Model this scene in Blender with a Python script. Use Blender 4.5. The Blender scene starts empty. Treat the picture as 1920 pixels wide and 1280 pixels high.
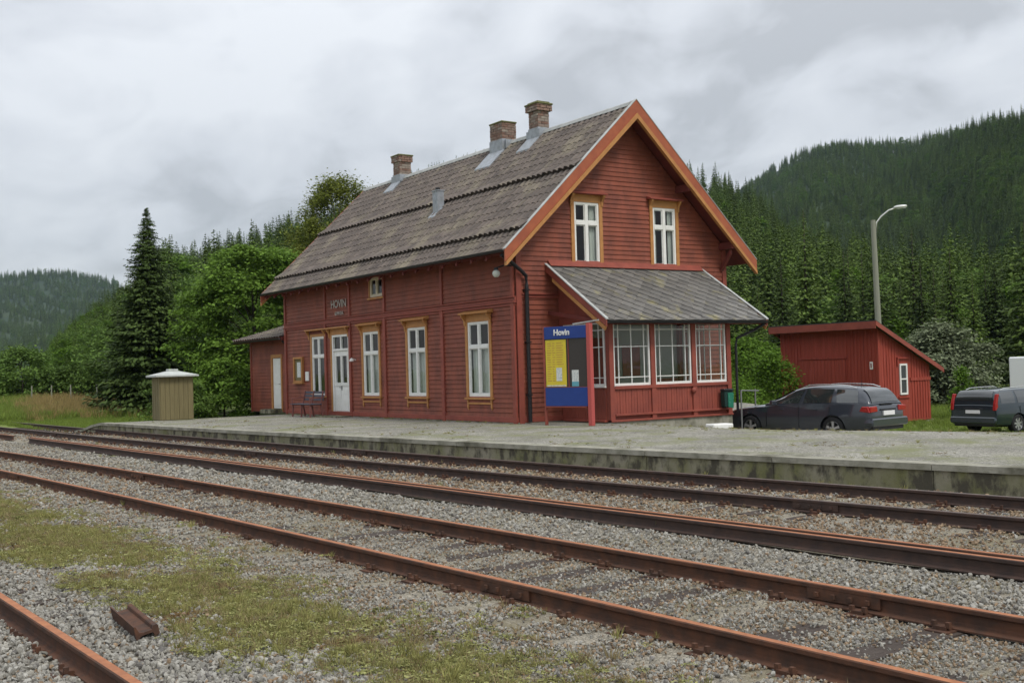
import bpy, bmesh, math, random
import numpy as np
from mathutils import Vector, Matrix
R = math.radians
random.seed(7); rng = np.random.default_rng(7)
SC = bpy.context.scene
col = SC.collection

# ---------------------------------------------------------------- camera
yaw, pitch, roll = R(-55.859), R(1.390), R(-1.626)
CAM = Vector((22.977, -15.729, 1.367))
fw = Vector((math.sin(yaw)*math.cos(pitch), math.cos(yaw)*math.cos(pitch), math.sin(pitch)))
rt = Vector((math.cos(yaw), -math.sin(yaw), 0)); up = rt.cross(fw)
rt2 = rt*math.cos(roll)+up*math.sin(roll); up2 = -rt*math.sin(roll)+up*math.cos(roll)
cd = bpy.data.cameras.new('camera'); cam = bpy.data.objects.new('camera', cd); col.objects.link(cam)
m3 = Matrix((rt2, up2, -fw)).transposed()
cam.matrix_world = Matrix.Translation(CAM) @ m3.to_4x4()
cd.sensor_width = 36; cd.lens = 2111.56/1920*36; cd.clip_end = 8000; cd.clip_start = .1
SC.camera = cam

# ---------------------------------------------------------------- world, sun, exposure
SUN_EL, SUN_AZ = R(52), R(86)     # azimuth clockwise from +Y
W = bpy.data.worlds.new('World'); SC.world = W; W.use_nodes = True
nt = W.node_tree; nt.nodes.clear(); N = nt.nodes.new; Lk = nt.links.new
out = N('ShaderNodeOutputWorld'); sky = N('ShaderNodeTexSky'); sky.sky_type = 'NISHITA'; sky.sun_disc = False
sky.sun_elevation = SUN_EL; sky.sun_rotation = SUN_AZ
bg1 = N('ShaderNodeBackground'); bg1.inputs[1].default_value = .1; Lk(sky.outputs[0], bg1.inputs[0])
tc = N('ShaderNodeTexCoord')
sep = N('ShaderNodeSeparateXYZ'); Lk(tc.outputs['Generated'], sep.inputs[0])
az = N('ShaderNodeMath'); az.operation = 'ADD'; Lk(sep.outputs[2], az.inputs[0]); az.inputs[1].default_value = .38
mx = N('ShaderNodeMath'); mx.operation = 'MAXIMUM'; Lk(az.outputs[0], mx.inputs[0]); mx.inputs[1].default_value = .06
dv = N('ShaderNodeVectorMath'); dv.operation = 'DIVIDE'; Lk(tc.outputs['Generated'], dv.inputs[0])
cmb = N('ShaderNodeCombineXYZ')
for i in range(3): Lk(mx.outputs[0], cmb.inputs[i])
Lk(cmb.outputs[0], dv.inputs[1])
mp = N('ShaderNodeMapping'); Lk(dv.outputs[0], mp.inputs[0]); mp.inputs['Location'].default_value = (3.1, 1.7, 0); mp.inputs['Rotation'].default_value = (0, 0, R(-56))
mp.inputs['Scale'].default_value = (1.5, 1.9, .0)
n1 = N('ShaderNodeTexNoise'); n1.inputs['Scale'].default_value = 1.15; n1.inputs['Detail'].default_value = 7; n1.inputs['Roughness'].default_value = .5; n1.inputs['Distortion'].default_value = .35
Lk(mp.outputs[0], n1.inputs['Vector'])
n2 = N('ShaderNodeTexNoise'); n2.inputs['Scale'].default_value = 4.2; n2.inputs['Detail'].default_value = 6; n2.inputs['Distortion'].default_value = .6
Lk(mp.outputs[0], n2.inputs['Vector'])
ad = N('ShaderNodeMath'); ad.operation = 'MULTIPLY_ADD'; Lk(n2.outputs[0], ad.inputs[0]); ad.inputs[1].default_value = .40; Lk(n1.outputs[0], ad.inputs[2])
cr = N('ShaderNodeValToRGB'); Lk(ad.outputs[0], cr.inputs[0])
e = cr.color_ramp.elements; e[0].position = .58; e[0].color = (.42, .435, .455, 1); e[1].position = .84; e[1].color = (.66, .68, .705, 1)
x_ = e.new(.69); x_.color = (.56, .58, .61, 1)
bg2 = N('ShaderNodeBackground'); Lk(cr.outputs[0], bg2.inputs[0]); zf = N('ShaderNodeMapRange'); zf.inputs[3].default_value = .76; zf.inputs[4].default_value = 2.1; Lk(sep.outputs[2], zf.inputs[0]); Lk(zf.outputs[0], bg2.inputs[1])
ms = N('ShaderNodeMixShader'); ms.inputs[0].default_value = .88; Lk(bg1.outputs[0], ms.inputs[1]); Lk(bg2.outputs[0], ms.inputs[2])
Lk(ms.outputs[0], out.inputs[0])
sl = bpy.data.lights.new('sun', 'SUN'); sl.energy = 1.5; sl.angle = R(16); sl.color = (1, .94, .85)
so = bpy.data.objects.new('sun', sl); col.objects.link(so)
so.rotation_euler = (math.pi/2-SUN_EL, 0, math.pi-SUN_AZ)   # light travels away from azimuth
sd = Vector((math.sin(SUN_AZ)*math.cos(SUN_EL), math.cos(SUN_AZ)*math.cos(SUN_EL), math.sin(SUN_EL)))
so.rotation_euler = sd.to_track_quat('Z', 'Y').to_euler()
vs = SC.view_settings; vs.view_transform = 'Standard'; vs.look = 'None'; vs.exposure = .34; vs.gamma = 1

# ---------------------------------------------------------------- helpers
def tag(o, label=None, cat=None, group=None, kind=None):
    if label: o['label'] = label
    if cat: o['category'] = cat
    if group: o['group'] = group
    if kind: o['kind'] = kind
    return o
def empty(name, loc=(0, 0, 0), rz=0, label=None, cat=None, group=None):
    o = bpy.data.objects.new(name, None); col.objects.link(o); o.location = loc; o.rotation_euler = (0, 0, rz)
    o.empty_display_size = .2
    return tag(o, label, cat, group)
class MB:
    def __init__(s): s.v = []; s.f = []; s.m = []
    def add(s, vs, fs, mi=0):
        b = len(s.v); s.v += [tuple(p) for p in vs]
        for f in fs: s.f.append([b+i for i in f]); s.m.append(mi)
        return s
    def box(s, x0, x1, y0, y1, z0, z1, mi=0):
        if x0 > x1: x0, x1 = x1, x0
        if y0 > y1: y0, y1 = y1, y0
        vs = [(x, y, z) for z in (z0, z1) for x, y in ((x0, y0), (x1, y0), (x1, y1), (x0, y1))]
        return s.add(vs, [(3, 2, 1, 0), (4, 5, 6, 7), (0, 1, 5, 4), (1, 2, 6, 5), (2, 3, 7, 6), (3, 0, 4, 7)], mi)
    def prism(s, poly, axis, a, b, mi=0):
        """poly: 2D points (u,v); axis: x (u=y,v=z), y (u=x,v=z), z (u=x,v=y)"""
        def P(u, v, w): return (w, u, v) if axis == 'x' else ((u, w, v) if axis == 'y' else (u, v, w))
        n = len(poly); vs = [P(u, v, a) for u, v in poly]+[P(u, v, b) for u, v in poly]
        fs = [tuple(range(n))[::-1], tuple(range(n, 2*n))]+[(i, (i+1) % n, n+(i+1) % n, n+i) for i in range(n)]
        return s.add(vs, fs, mi)
    def bar(s, p, q, w, h=None, mi=0, upv=(0, 0, 1)):
        p, q = Vector(p), Vector(q); h = h or w; d = (q-p).normalized(); u = Vector(upv)
        if abs(d.dot(u)) > .98: u = Vector((1, 0, 0))
        r = d.cross(u).normalized()*w/2; t = r.cross(d).normalized()*h/2
        vs = [a+sr*r+st*t for a in (p, q) for sr, st in ((-1, -1), (1, -1), (1, 1), (-1, 1))]
        return s.add(vs, [(0, 1, 2, 3), (7, 6, 5, 4), (0, 4, 5, 1), (1, 5, 6, 2), (2, 6, 7, 3), (3, 7, 4, 0)], mi)
    def tube(s, pts, r, n=8, mi=0, r1=None, cap=True):
        pts = [Vector(p) for p in pts]; rings = []; L = len(pts)
        for i, p in enumerate(pts):
            d = (pts[min(i+1, L-1)]-pts[max(i-1, 0)]).normalized(); u = Vector((0, 0, 1)) if abs(d.z) < .95 else Vector((1, 0, 0))
            a = d.cross(u).normalized(); b = a.cross(d); rr = r if r1 is None else r+(r1-r)*i/(L-1)
            rings.append([p+(a*math.cos(t)+b*math.sin(t))*rr for t in [2*math.pi*k/n for k in range(n)]])
        vs = [q for g in rings for q in g]
        fs = [(i*n+k, i*n+(k+1) % n, (i+1)*n+(k+1) % n, (i+1)*n+k) for i in range(L-1) for k in range(n)]
        if cap: fs += [tuple(range(n))[::-1], tuple(range((L-1)*n, L*n))]
        return s.add(vs, fs, mi)
    def lathe(s, prof, c=(0, 0, 0), n=24, mi=0, axis='z', a0=0, a1=2*math.pi):
        full = abs(a1-a0-2*math.pi) < 1e-6; k = n if full else n+1; vs = []
        for r, h in prof:
            for i in range(k):
                t = a0+(a1-a0)*i/n; x, y = r*math.cos(t), r*math.sin(t)
                p = (x, y, h) if axis == 'z' else ((x, h, y) if axis == 'y' else (h, x, y))
                vs.append((c[0]+p[0], c[1]+p[1], c[2]+p[2]))
        fs = []
        for j in range(len(prof)-1):
            for i in range(n):
                i2 = (i+1) % k
                fs.append((j*k+i, j*k+i2, (j+1)*k+i2, (j+1)*k+i))
        return s.add(vs, fs, mi)
    def build(s, name, mats, parent=None, smooth=False, bevel=0, kind=None):
        me = bpy.data.meshes.new(name); me.from_pydata(s.v, [], s.f)
        if not isinstance(mats, (list, tuple)): mats = [mats]
        for m in mats: me.materials.append(m)
        if len(mats) > 1: me.polygons.foreach_set('material_index', s.m)
        if smooth: me.polygons.foreach_set('use_smooth', [True]*len(me.polygons))
        me.validate(); me.update()
        bm = bmesh.new(); bm.from_mesh(me); bmesh.ops.recalc_face_normals(bm, faces=bm.faces)
        if bevel: bmesh.ops.bevel(bm, geom=[e for e in bm.edges if len(e.link_faces) == 2 and e.calc_face_angle(0) > .5], offset=bevel, segments=1, affect='EDGES')
        bm.to_mesh(me); bm.free()
        o = bpy.data.objects.new(name, me); col.objects.link(o)
        if parent: o.parent = parent
        if kind: o['kind'] = kind
        return o
def npmesh(name, V, F, mats, smooth=False, midx=None, link=True, parent=None):
    V = np.asarray(V, np.float32).reshape(-1, 3); F = np.asarray(F, np.int32); k = F.shape[1]
    me = bpy.data.meshes.new(name); me.vertices.add(len(V)); me.vertices.foreach_set('co', V.ravel())
    me.loops.add(F.size); me.loops.foreach_set('vertex_index', F.ravel())
    me.polygons.add(len(F)); me.polygons.foreach_set('loop_start', np.arange(0, F.size, k, dtype=np.int32))
    try: me.polygons.foreach_set('loop_total', np.full(len(F), k, np.int32))
    except Exception: pass
    if not isinstance(mats, (list, tuple)): mats = [mats]
    for m in mats: me.materials.append(m)
    if midx is not None: me.polygons.foreach_set('material_index', np.asarray(midx, np.int32))
    if smooth: me.polygons.foreach_set('use_smooth', np.ones(len(F), bool))
    me.update(calc_edges=True)
    o = bpy.data.objects.new(name, me)
    if link: col.objects.link(o)
    if parent: o.parent = parent
    return o
def copy_tree(o, parent=None):
    c = o.copy(); col.objects.link(c)
    if parent: c.parent = parent
    for ch in o.children: copy_tree(ch, c)
    return c
def S(a, b, x):
    t = np.clip((np.asarray(x, float)-a)/(b-a), 0, 1); return t*t*(3-2*t)

# ---------------------------------------------------------------- materials
def mat(name, c=(.5, .5, .5), rough=.7, c2=None, scale=5, detail=6, stretch=(1, 1, 1), bump=0, bscale=None, metal=0, spec=.28,
        c3=None, scale3=1, lo=.35, hi=.65, lo3=.5, hi3=.7, rnd=0, isl=0, coat=0, dist=.02, coords='Object', alpha=None, trans=0, rlo=None):
    m = bpy.data.materials.new(name); m.use_nodes = True; t = m.node_tree; n = t.nodes; l = t.links
    b = n['Principled BSDF']; b.inputs['Roughness'].default_value = rough; b.inputs['Metallic'].default_value = metal
    b.inputs['Specular IOR Level'].default_value = spec; b.inputs['Coat Weight'].default_value = coat
    b.inputs['Coat Roughness'].default_value = .05
    tcn = n.new('ShaderNodeTexCoord'); mpn = n.new('ShaderNodeMapping'); mpn.inputs['Scale'].default_value = stretch
    l.new(tcn.outputs[coords], mpn.inputs[0])
    cur = None
    def noise(sc, d=detail):
        q = n.new('ShaderNodeTexNoise'); q.inputs['Scale'].default_value = sc; q.inputs['Detail'].default_value = d; q.inputs['Roughness'].default_value = .6
        l.new(mpn.outputs[0], q.inputs['Vector']); return q
    def mr(src, a, bb, x=0, y=1):
        q = n.new('ShaderNodeMapRange'); q.inputs[1].default_value = a; q.inputs[2].default_value = bb; q.inputs[3].default_value = x; q.inputs[4].default_value = y
        l.new(src, q.inputs[0]); return q.outputs[0]
    def mix(f, a, bb, bt='MIX'):
        q = n.new('ShaderNodeMix'); q.data_type = 'RGBA'; q.blend_type = bt
        for s_, v_ in ((0, f), (6, a), (7, bb)):
            if isinstance(v_, (tuple, list)): q.inputs[s_].default_value = (*v_[:3], 1)
            elif isinstance(v_, (int, float)): q.inputs[s_].default_value = v_
            else: l.new(v_, q.inputs[s_])
        return q.outputs[2]
    cur = tuple(c)
    if c2: cur = mix(mr(noise(scale).outputs[0], lo, hi), cur, tuple(c2))
    if c3: cur = mix(mr(noise(scale3).outputs[0], lo3, hi3), cur, tuple(c3))
    if rnd or isl:
        if rnd:
            oi = n.new('ShaderNodeObjectInfo'); src = oi.outputs['Random']; amt = rnd
            cur = mix(1.0, cur, _grey(n, l, mr, src, amt), 'MULTIPLY')
        if isl:
            g = n.new('ShaderNodeNewGeometry'); cur = mix(1.0, cur, _grey(n, l, mr, g.outputs['Random Per Island'], isl), 'MULTIPLY')
    if isinstance(cur, tuple): b.inputs['Base Color'].default_value = (*cur[:3], 1)
    else: l.new(cur, b.inputs['Base Color'])
    if rlo is not None: l.new(mr(noise(scale*.7).outputs[0], .3, .7, rlo, rough), b.inputs['Roughness'])
    if bump:
        bn = n.new('ShaderNodeBump'); bn.inputs['Strength'].default_value = bump; bn.inputs['Distance'].default_value = dist
        l.new(noise(bscale or scale*4).outputs[0], bn.inputs['Height']); l.new(bn.outputs[0], b.inputs['Normal'])
    if trans:
        tr = n.new('ShaderNodeBsdfTranslucent'); mxs = n.new('ShaderNodeMixShader'); mxs.inputs[0].default_value = trans
        if isinstance(cur, tuple): tr.inputs[0].default_value = (*cur[:3], 1)
        else: l.new(cur, tr.inputs[0])
        o_ = n['Material Output']; l.new(b.outputs[0], mxs.inputs[1]); l.new(tr.outputs[0], mxs.inputs[2]); l.new(mxs.outputs[0], o_.inputs[0])
    m['_n'] = 0
    return m
def _grey(n, l, mr, src, amt):
    v_ = mr(src, 0, 1, 1-amt, 1+amt); cmbn = n.new('ShaderNodeCombineColor')
    for i in range(3): l.new(v_, cmbn.inputs[i])
    return cmbn.outputs[0]
M = {}
M['red'] = mat('red_paint', (.262, .074, .043), .62, (.165, .050, .033), 2.2, stretch=(1, 1, .6), bump=.25, bscale=60, c3=(.27, .085, .062), scale3=5, lo3=.55, hi3=.8, dist=.004, isl=.09)
M['redtrim'] = mat('red_trim', (.285, .072, .049), .55, (.215, .055, .040), 3, bump=.15, bscale=50, dist=.003)
M['orange'] = mat('barge_red', (.36, .105, .05), .5, (.29, .08, .042), 4, bump=.1, bscale=40, dist=.003)
M['ochre'] = mat('ochre_paint', (.46, .22, .075), .55, (.38, .175, .06), 5, bump=.1, bscale=40, dist=.003)
M['white'] = mat('white_paint', (.78, .78, .76), .45, (.70, .70, .67), 6, bump=.05, bscale=30, dist=.002)
M['cream'] = mat('cream_paint', (.62, .55, .42), .5)
M['lettering'] = mat('faded_lettering', (.38, .34, .31), .7)
M['dark'] = mat('dark_soffit', (.05, .03, .025), .8, (.03, .02, .018), 4)
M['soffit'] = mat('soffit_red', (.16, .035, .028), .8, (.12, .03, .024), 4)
M['black'] = mat('black_metal', (.018, .018, .02), .45)
M['zinc'] = mat('zinc', (.36, .39, .43), .5, (.27, .285, .30), 8, metal=.35)
M['ridge'] = mat('ridge_metal', (.46, .47, .46), .6, (.34, .35, .34), 5)
M['curtain'] = mat('curtain', (.62, .62, .58), .9, (.40, .41, .39), 9, stretch=(2.2, 2.2, .12), detail=2)
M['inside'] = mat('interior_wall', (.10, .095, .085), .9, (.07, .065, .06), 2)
M['insidelight'] = mat('waiting_room_wall', (.36, .37, .34), .9)
M['tile'] = mat('roof_tile', (.165, .145, .128), .8, (.10, .09, .085), 7, c3=(.24, .21, .17), scale3=1.6, bump=.5, bscale=35, stretch=(1, .35, .35), lo3=.5, hi3=.72)
M['tileend'] = mat('tile_edge', (.05, .04, .035), .9)
M['slate'] = mat('slate', (.12, .118, .112), .6, (.165, .155, .14), 8, c3=(.24, .215, .11), scale3=2.1, lo3=.56, hi3=.74, isl=.22, bump=.35, bscale=30, rlo=.4)
M['brickwall'] = mat('chimney_mortar', (.30, .27, .24), .9, (.20, .18, .16), 6)
M['moss'] = mat('moss', (.10, .11, .04), .95, (.17, .16, .08), 14, bump=.6, bscale=40)
M['concrete'] = mat('concrete', (.27, .25, .19), .9, (.165, .165, .075), 1.3, c3=(.075, .068, .05), scale3=3.0, lo3=.47, hi3=.60, bump=.5, bscale=20, stretch=(1.6, 1.6, .9))
M['coping'] = mat('coping', (.36, .345, .29), .9, (.22, .215, .165), 3, c3=(.11, .105, .075), scale3=1.3, lo3=.5, hi3=.66, bump=.4, bscale=30)
M['rust'] = mat('rust', (.115, .052, .030), .85, (.062, .036, .026), 9, bump=.35, bscale=90, dist=.004, c3=(.055, .034, .027), scale3=2.2, lo3=.5, hi3=.75)
M['railhead'] = mat('rail_head', (.38, .155, .07), .7, (.28, .11, .052), 12, bump=.2, bscale=90, dist=.003)
M['darkrail'] = mat('dark_rail', (.075, .045, .035), .75, (.045, .032, .028), 9, bump=.3, bscale=80, dist=.003)
M['worn'] = mat('worn_head', (.17, .13, .11), .45, (.11, .08, .07), 10, metal=.3)
M['sleeper'] = mat('sleeper_wood', (.045, .034, .028), .9, (.085, .068, .058), 14, stretch=(12, .6, 4), bump=.7, bscale=20, dist=.01)
M['asphaltgravel'] = None
M['glass'] = None
M['hutwood'] = mat('hut_wood', (.20, .17, .085), .8, (.155, .13, .065), 6, stretch=(6, 6, .4), bump=.3, bscale=30)
M['hutroof'] = mat('hut_roof', (.50, .53, .50), .6, (.40, .42, .40), 5)
M['pole'] = mat('pole_wood', (.25, .25, .205), .85, (.22, .23, .18), 6, stretch=(4, 4, .3))
M['alu'] = mat('aluminium', (.62, .62, .60), .4, metal=.4)
M['blue'] = mat('blue_panel', (.018, .045, .21), .4, (.022, .055, .24), 3)
M['yellow'] = mat('yellow_poster', (.66, .53, .045), .5, (.60, .47, .05), 6)
M['brownglass'] = mat('brown_board', (.05, .043, .04), .3)
M['paper'] = mat('paper', (.62, .64, .62), .6, (.42, .46, .48), 22, lo=.5, hi=.6)
M['cyan'] = mat('cyan_print', (.12, .34, .42), .5)
M['pinkred'] = mat('pinkish_red_post', (.42, .085, .075), .5)
M['green'] = mat('green_plastic', (.02, .16, .10), .4)
M['greenblack'] = mat('dark_green_plastic', (.01, .035, .03), .5)
M['globe'] = mat('milky_glass', (.55, .57, .53), .2)
M['rubber'] = mat('tyre_rubber', (.015, .015, .016), .8)
M['rim'] = mat('alloy', (.45, .45, .46), .35, metal=.7)
M['audi'] = mat('grey_blue_car_paint', (.032, .038, .050), .3, metal=.25, coat=1)
M['volvo'] = mat('dark_green_car_paint', (.010, .022, .030), .3, metal=.2, coat=1)
M['carglass'] = mat('car_glass', (.02, .025, .025), .03, spec=.9, coat=.6)
M['tail'] = mat('tail_lamp', (.30, .014, .012), .2, coat=.3)
M['plate'] = mat('number_plate', (.72, .72, .72), .4)
M['trim'] = mat('black_trim', (.02, .02, .022), .5)
M['chrome'] = mat('chrome', (.6, .6, .6), .15, metal=.9)
M['shedred'] = mat('shed_red', (.34, .058, .036), .7, (.23, .042, .028), 4, stretch=(5, 5, .3), bump=.2, bscale=40, c3=(.36, .07, .05), scale3=3)
M['tar'] = mat('tar_paper', (.045, .055, .05), .85, (.03, .04, .035), 5)
M['benchblue'] = mat('bench_blue_grey', (.075, .08, .12), .6, (.10, .10, .11), 8)
M['benchred'] = mat('bench_worn_red', (.20, .08, .07), .6)
M['vanwhite'] = mat('van_white', (.72, .74, .76), .4)
M['steel'] = mat('galvanised', (.20, .205, .205), .5, metal=.3)

def glass_mat(name='window_glass', tint=(.85, .9, .88)):
    m = bpy.data.materials.new(name); m.use_nodes = True; t = m.node_tree; n = t.nodes; l = t.links; n.clear()
    o_ = n.new('ShaderNodeOutputMaterial'); tr = n.new('ShaderNodeBsdfTransparent'); tr.inputs[0].default_value = (*tint, 1)
    gl = n.new('ShaderNodeBsdfGlossy'); gl.inputs['Roughness'].default_value = .02; fr = n.new('ShaderNodeFresnel'); gg = n.new('ShaderNodeNewGeometry'); im = n.new('ShaderNodeMapRange'); im.inputs[3].default_value = 1.55; im.inputs[4].default_value = 1/1.55; l.new(gg.outputs['Backfacing'], im.inputs[0]); l.new(im.outputs[0], fr.inputs[0])
    tcn = n.new('ShaderNodeTexCoord'); q = n.new('ShaderNodeTexNoise'); q.inputs['Scale'].default_value = 2.5; l.new(tcn.outputs['Object'], q.inputs['Vector'])
    bn = n.new('ShaderNodeBump'); bn.inputs['Strength'].default_value = .12; bn.inputs['Distance'].default_value = .02; l.new(q.outputs[0], bn.inputs['Height']); l.new(bn.outputs[0], gl.inputs['Normal'])
    mxn = n.new('ShaderNodeMixShader'); l.new(fr.outputs[0], mxn.inputs[0]); l.new(tr.outputs[0], mxn.inputs[1]); l.new(gl.outputs[0], mxn.inputs[2]); l.new(mxn.outputs[0], o_.inputs[0])
    return m
M['glass'] = glass_mat()

def stone_ground(name, ca, cb, cgap, scale=26, moss=None, mscale=.8, mlo=.55, mhi=.68, bump=.9, dist=.02, big=(.8, 1.2)):
    """pebbly ground: voronoi cells with random tone, darker gaps, optional moss patches"""
    m = bpy.data.materials.new(name); m.use_nodes = True; t = m.node_tree; n = t.nodes; l = t.links; b = n['Principled BSDF']
    b.inputs['Roughness'].default_value = .92; b.inputs['Specular IOR Level'].default_value = .3
    g = n.new('ShaderNodeNewGeometry')
    v1 = n.new('ShaderNodeTexVoronoi'); v1.inputs['Scale'].default_value = scale; l.new(g.outputs['Position'], v1.inputs['Vector'])
    ve = n.new('ShaderNodeTexVoronoi'); ve.feature = 'DISTANCE_TO_EDGE'; ve.inputs['Scale'].default_value = scale; l.new(g.outputs['Position'], ve.inputs['Vector'])
    sp = n.new('ShaderNodeSeparateColor'); l.new(v1.outputs['Color'], sp.inputs[0])
    a = n.new('ShaderNodeMix'); a.data_type = 'RGBA'; l.new(sp.outputs[0], a.inputs[0]); a.inputs[6].default_value = (*ca, 1); a.inputs[7].default_value = (*cb, 1)
    mrn = n.new('ShaderNodeMapRange'); mrn.inputs[1].default_value = 0; mrn.inputs[2].default_value = .12; l.new(ve.outputs['Distance'], mrn.inputs[0])
    c_ = n.new('ShaderNodeMix'); c_.data_type = 'RGBA'; l.new(mrn.outputs[0], c_.inputs[0]); c_.inputs[6].default_value = (*cgap, 1); l.new(a.outputs[2], c_.inputs[7])
    nz = n.new('ShaderNodeTexNoise'); nz.inputs['Scale'].default_value = .9; nz.inputs['Detail'].default_value = 7; l.new(g.outputs['Position'], nz.inputs['Vector'])
    m2 = n.new('ShaderNodeMapRange'); m2.inputs[1].default_value = .3; m2.inputs[2].default_value = .7; m2.inputs[3].default_value = big[0]; m2.inputs[4].default_value = big[1]; l.new(nz.outputs[0], m2.inputs[0])
    cc = n.new('ShaderNodeCombineColor')
    for i in range(3): l.new(m2.outputs[0], cc.inputs[i])
    d = n.new('ShaderNodeMix'); d.data_type = 'RGBA'; d.blend_type = 'MULTIPLY'; d.inputs[0].default_value = 1; l.new(c_.outputs[2], d.inputs[6]); l.new(cc.outputs[0], d.inputs[7])
    last = d.outputs[2]
    if moss:
        q = n.new('ShaderNodeTexNoise'); q.inputs['Scale'].default_value = mscale; q.inputs['Detail'].default_value = 9; q.inputs['Roughness'].default_value = .7; l.new(g.outputs['Position'], q.inputs['Vector'])
        mm = n.new('ShaderNodeMapRange'); mm.inputs[1].default_value = mlo; mm.inputs[2].default_value = mhi; mm.inputs[4].default_value = .85; l.new(q.outputs[0], mm.inputs[0])
        e_ = n.new('ShaderNodeMix'); e_.data_type = 'RGBA'; l.new(mm.outputs[0], e_.inputs[0]); l.new(last, e_.inputs[6]); e_.inputs[7].default_value = (*moss, 1); last = e_.outputs[2]
    l.new(last, b.inputs['Base Color'])
    bn = n.new('ShaderNodeBump'); bn.inputs['Strength'].default_value = bump; bn.inputs['Distance'].default_value = dist
    l.new(ve.outputs['Distance'], bn.inputs['Height']); l.new(bn.outputs[0], b.inputs['Normal'])
    return m
M['ballastbed'] = stone_ground('ballast_bed', (.21, .19, .15), (.38, .345, .28), (.10, .088, .068), 38, moss=(.19, .165, .10), mscale=.7, mlo=.5, mhi=.62)
M['platform'] = stone_ground('platform_gravel', (.19, .185, .155), (.38, .365, .32), (.10, .095, .075), 26, moss=(.17, .18, .08), mscale=.7, mlo=.49, mhi=.62, bump=.7, dist=.012, big=(.75, 1.2))
def grass_mat(name, a, b_, c_, sc=.25):
    m = mat(name, a, .95, b_, sc*4, c3=c_, scale3=sc, lo3=.45, hi3=.6, bump=.8, bscale=18, coords='Object', dist=.05); return m
M['grassground'] = grass_mat('grass_ground', (.14, .19, .038), (.19, .215, .06), (.12, .165, .04), .12)
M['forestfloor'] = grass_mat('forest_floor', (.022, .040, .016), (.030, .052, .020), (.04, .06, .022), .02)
def leafmat(name, c, c2, rnd=.25, isl=.3, tr=.3, sc=.6):
    return mat(name, c, .6, c2, sc, isl=isl, rnd=rnd, trans=tr, spec=.06, lo=.3, hi=.7)
M['spruce'] = leafmat('spruce_needles', (.046, .074, .021), (.068, .100, .028), .30, .35, .12)
M['sprucelight'] = leafmat('young_spruce_needles', (.125, .185, .038), (.095, .145, .034), .30, .35, .15)
M['farspruce'] = leafmat('far_needles', (.075, .118, .028), (.105, .150, .036), .30, .35, .1)
M['birch'] = leafmat('birch_leaves', (.20, .225, .045), (.16, .19, .04), .1, .35, .35)
M['maple'] = leafmat('maple_leaves', (.17, .28, .045), (.12, .21, .035), .1, .35, .35)
M['bush'] = leafmat('bush_leaves', (.085, .145, .034), (.12, .19, .04), .2, .35, .3)
M['willow'] = leafmat('willow_leaves', (.19, .22, .135), (.15, .18, .10), .1, .35, .25)
M['sapling'] = leafmat('sapling_leaves', (.11, .20, .025), (.09, .16, .02), .1, .3, .35)
M['trunk'] = mat('bark', (.06, .048, .038), .9, (.09, .075, .06), 9, bump=.6, bscale=30)
M['birchbark'] = mat('birch_bark', (.45, .43, .40), .8, (.06, .05, .045), 6, stretch=(1, 1, 5), lo=.55, hi=.62)

# ---------------------------------------------------------------- terrain functions
def edge_y(x): return -5.12037+.10839*x+.00112*x*x
def t1_y(x): return -6.27428+.07206*x+.00062*x*x
def t2_y(x): return -11.28921+.07107*x-.00077*x*x
def sp_y(x): return -8.63853+.04879*x+.00012*x*x
def c_y(x): return -14.73439+.03788*x
ZR = -.195; ZB = -.335
def crest_drop(x, y):
    yc = np.maximum(.8+.35*(np.minimum(x, 16)-6.6), .9)
    d = y-yc; am = .40+.20*S(2.2, 5, x)
    return -am*S(0, 4.8, d)-(1-am)*S(4.5, 12, d)
def ground_h(x, y):
    x = np.asarray(x, float); y = np.asarray(y, float)
    left = -.40+1.0*S(18, 42, -x)*S(-14, -4, y)
    right = np.where(y < edge_y(np.clip(x, -14, 26))+1.5, -.42, crest_drop(x, y))
    far = S(40, 95, np.hypot(x-CAM.x, y-CAM.y)-12)*.6
    w = S(-17, -13, x)
    return left*(1-w)+right*w - far*w*0
RB = np.array([(-95, 160, 5), (-83.6, 160, 5.0), (-80.32, 165, 5.5), (-78.93, 170, 9.6), (-77.29, 190, 14.2), (-75.6, 200, 18.4), (-73.13, 220, 24.5), (-71.88, 230, 27.4), (-69.31, 250, 33.8), (-65.37, 280, 42.9), (-62.68, 300, 51.4), (-60.77, 310, 56.9), (-57.22, 330, 65.8), (-53.12, 340, 70.3), (-49.07, 340, 67.9), (-46.69, 330, 60.8), (-45.37, 320, 57.5), (-43.83, 310, 50.9), (-42.56, 300, 43.3), (-40.07, 280, 32.6), (-36.41, 260, 23.5), (-31.31, 240, 16.3), (-27.41, 230, 13.7), (-10, 230, 12)])
RC = np.array([(-95, 1900, 165), (-84.61, 1900, 170.6), (-80.26, 1900, 177.4), (-78.89, 1850, 176.5), (-77.49, 1850, 175.2), (-76.07, 1800, 168.3), (-75.24, 1750, 155.9), (-74.16, 1700, 117.0), (-72.47, 1600, 51.6), (-68.18, 1500, 11.3), (-52.0, 1300, 79.6), (-49.22, 1200, 133.9), (-45.18, 1200, 166.6), (-43.69, 1150, 185.9), (-42.5, 1100, 193.3), (-41.19, 1050, 198.3), (-39.66, 1000, 192.3), (-38.16, 950, 182.3), (-36.2, 850, 162.4), (-34.75, 750, 145.9), (-33.8, 650, 130.1), (-32.62, 580, 118.7), (-31.02, 520, 108.5), (-28.15, 480, 101.5), (-25.03, 450, 94.4), (-10, 450, 90)])
def tree_h(az_):   # height the canopy adds on the near ridge
    return 13.5-4.5*(1-S(-76, -70, az_))
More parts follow.
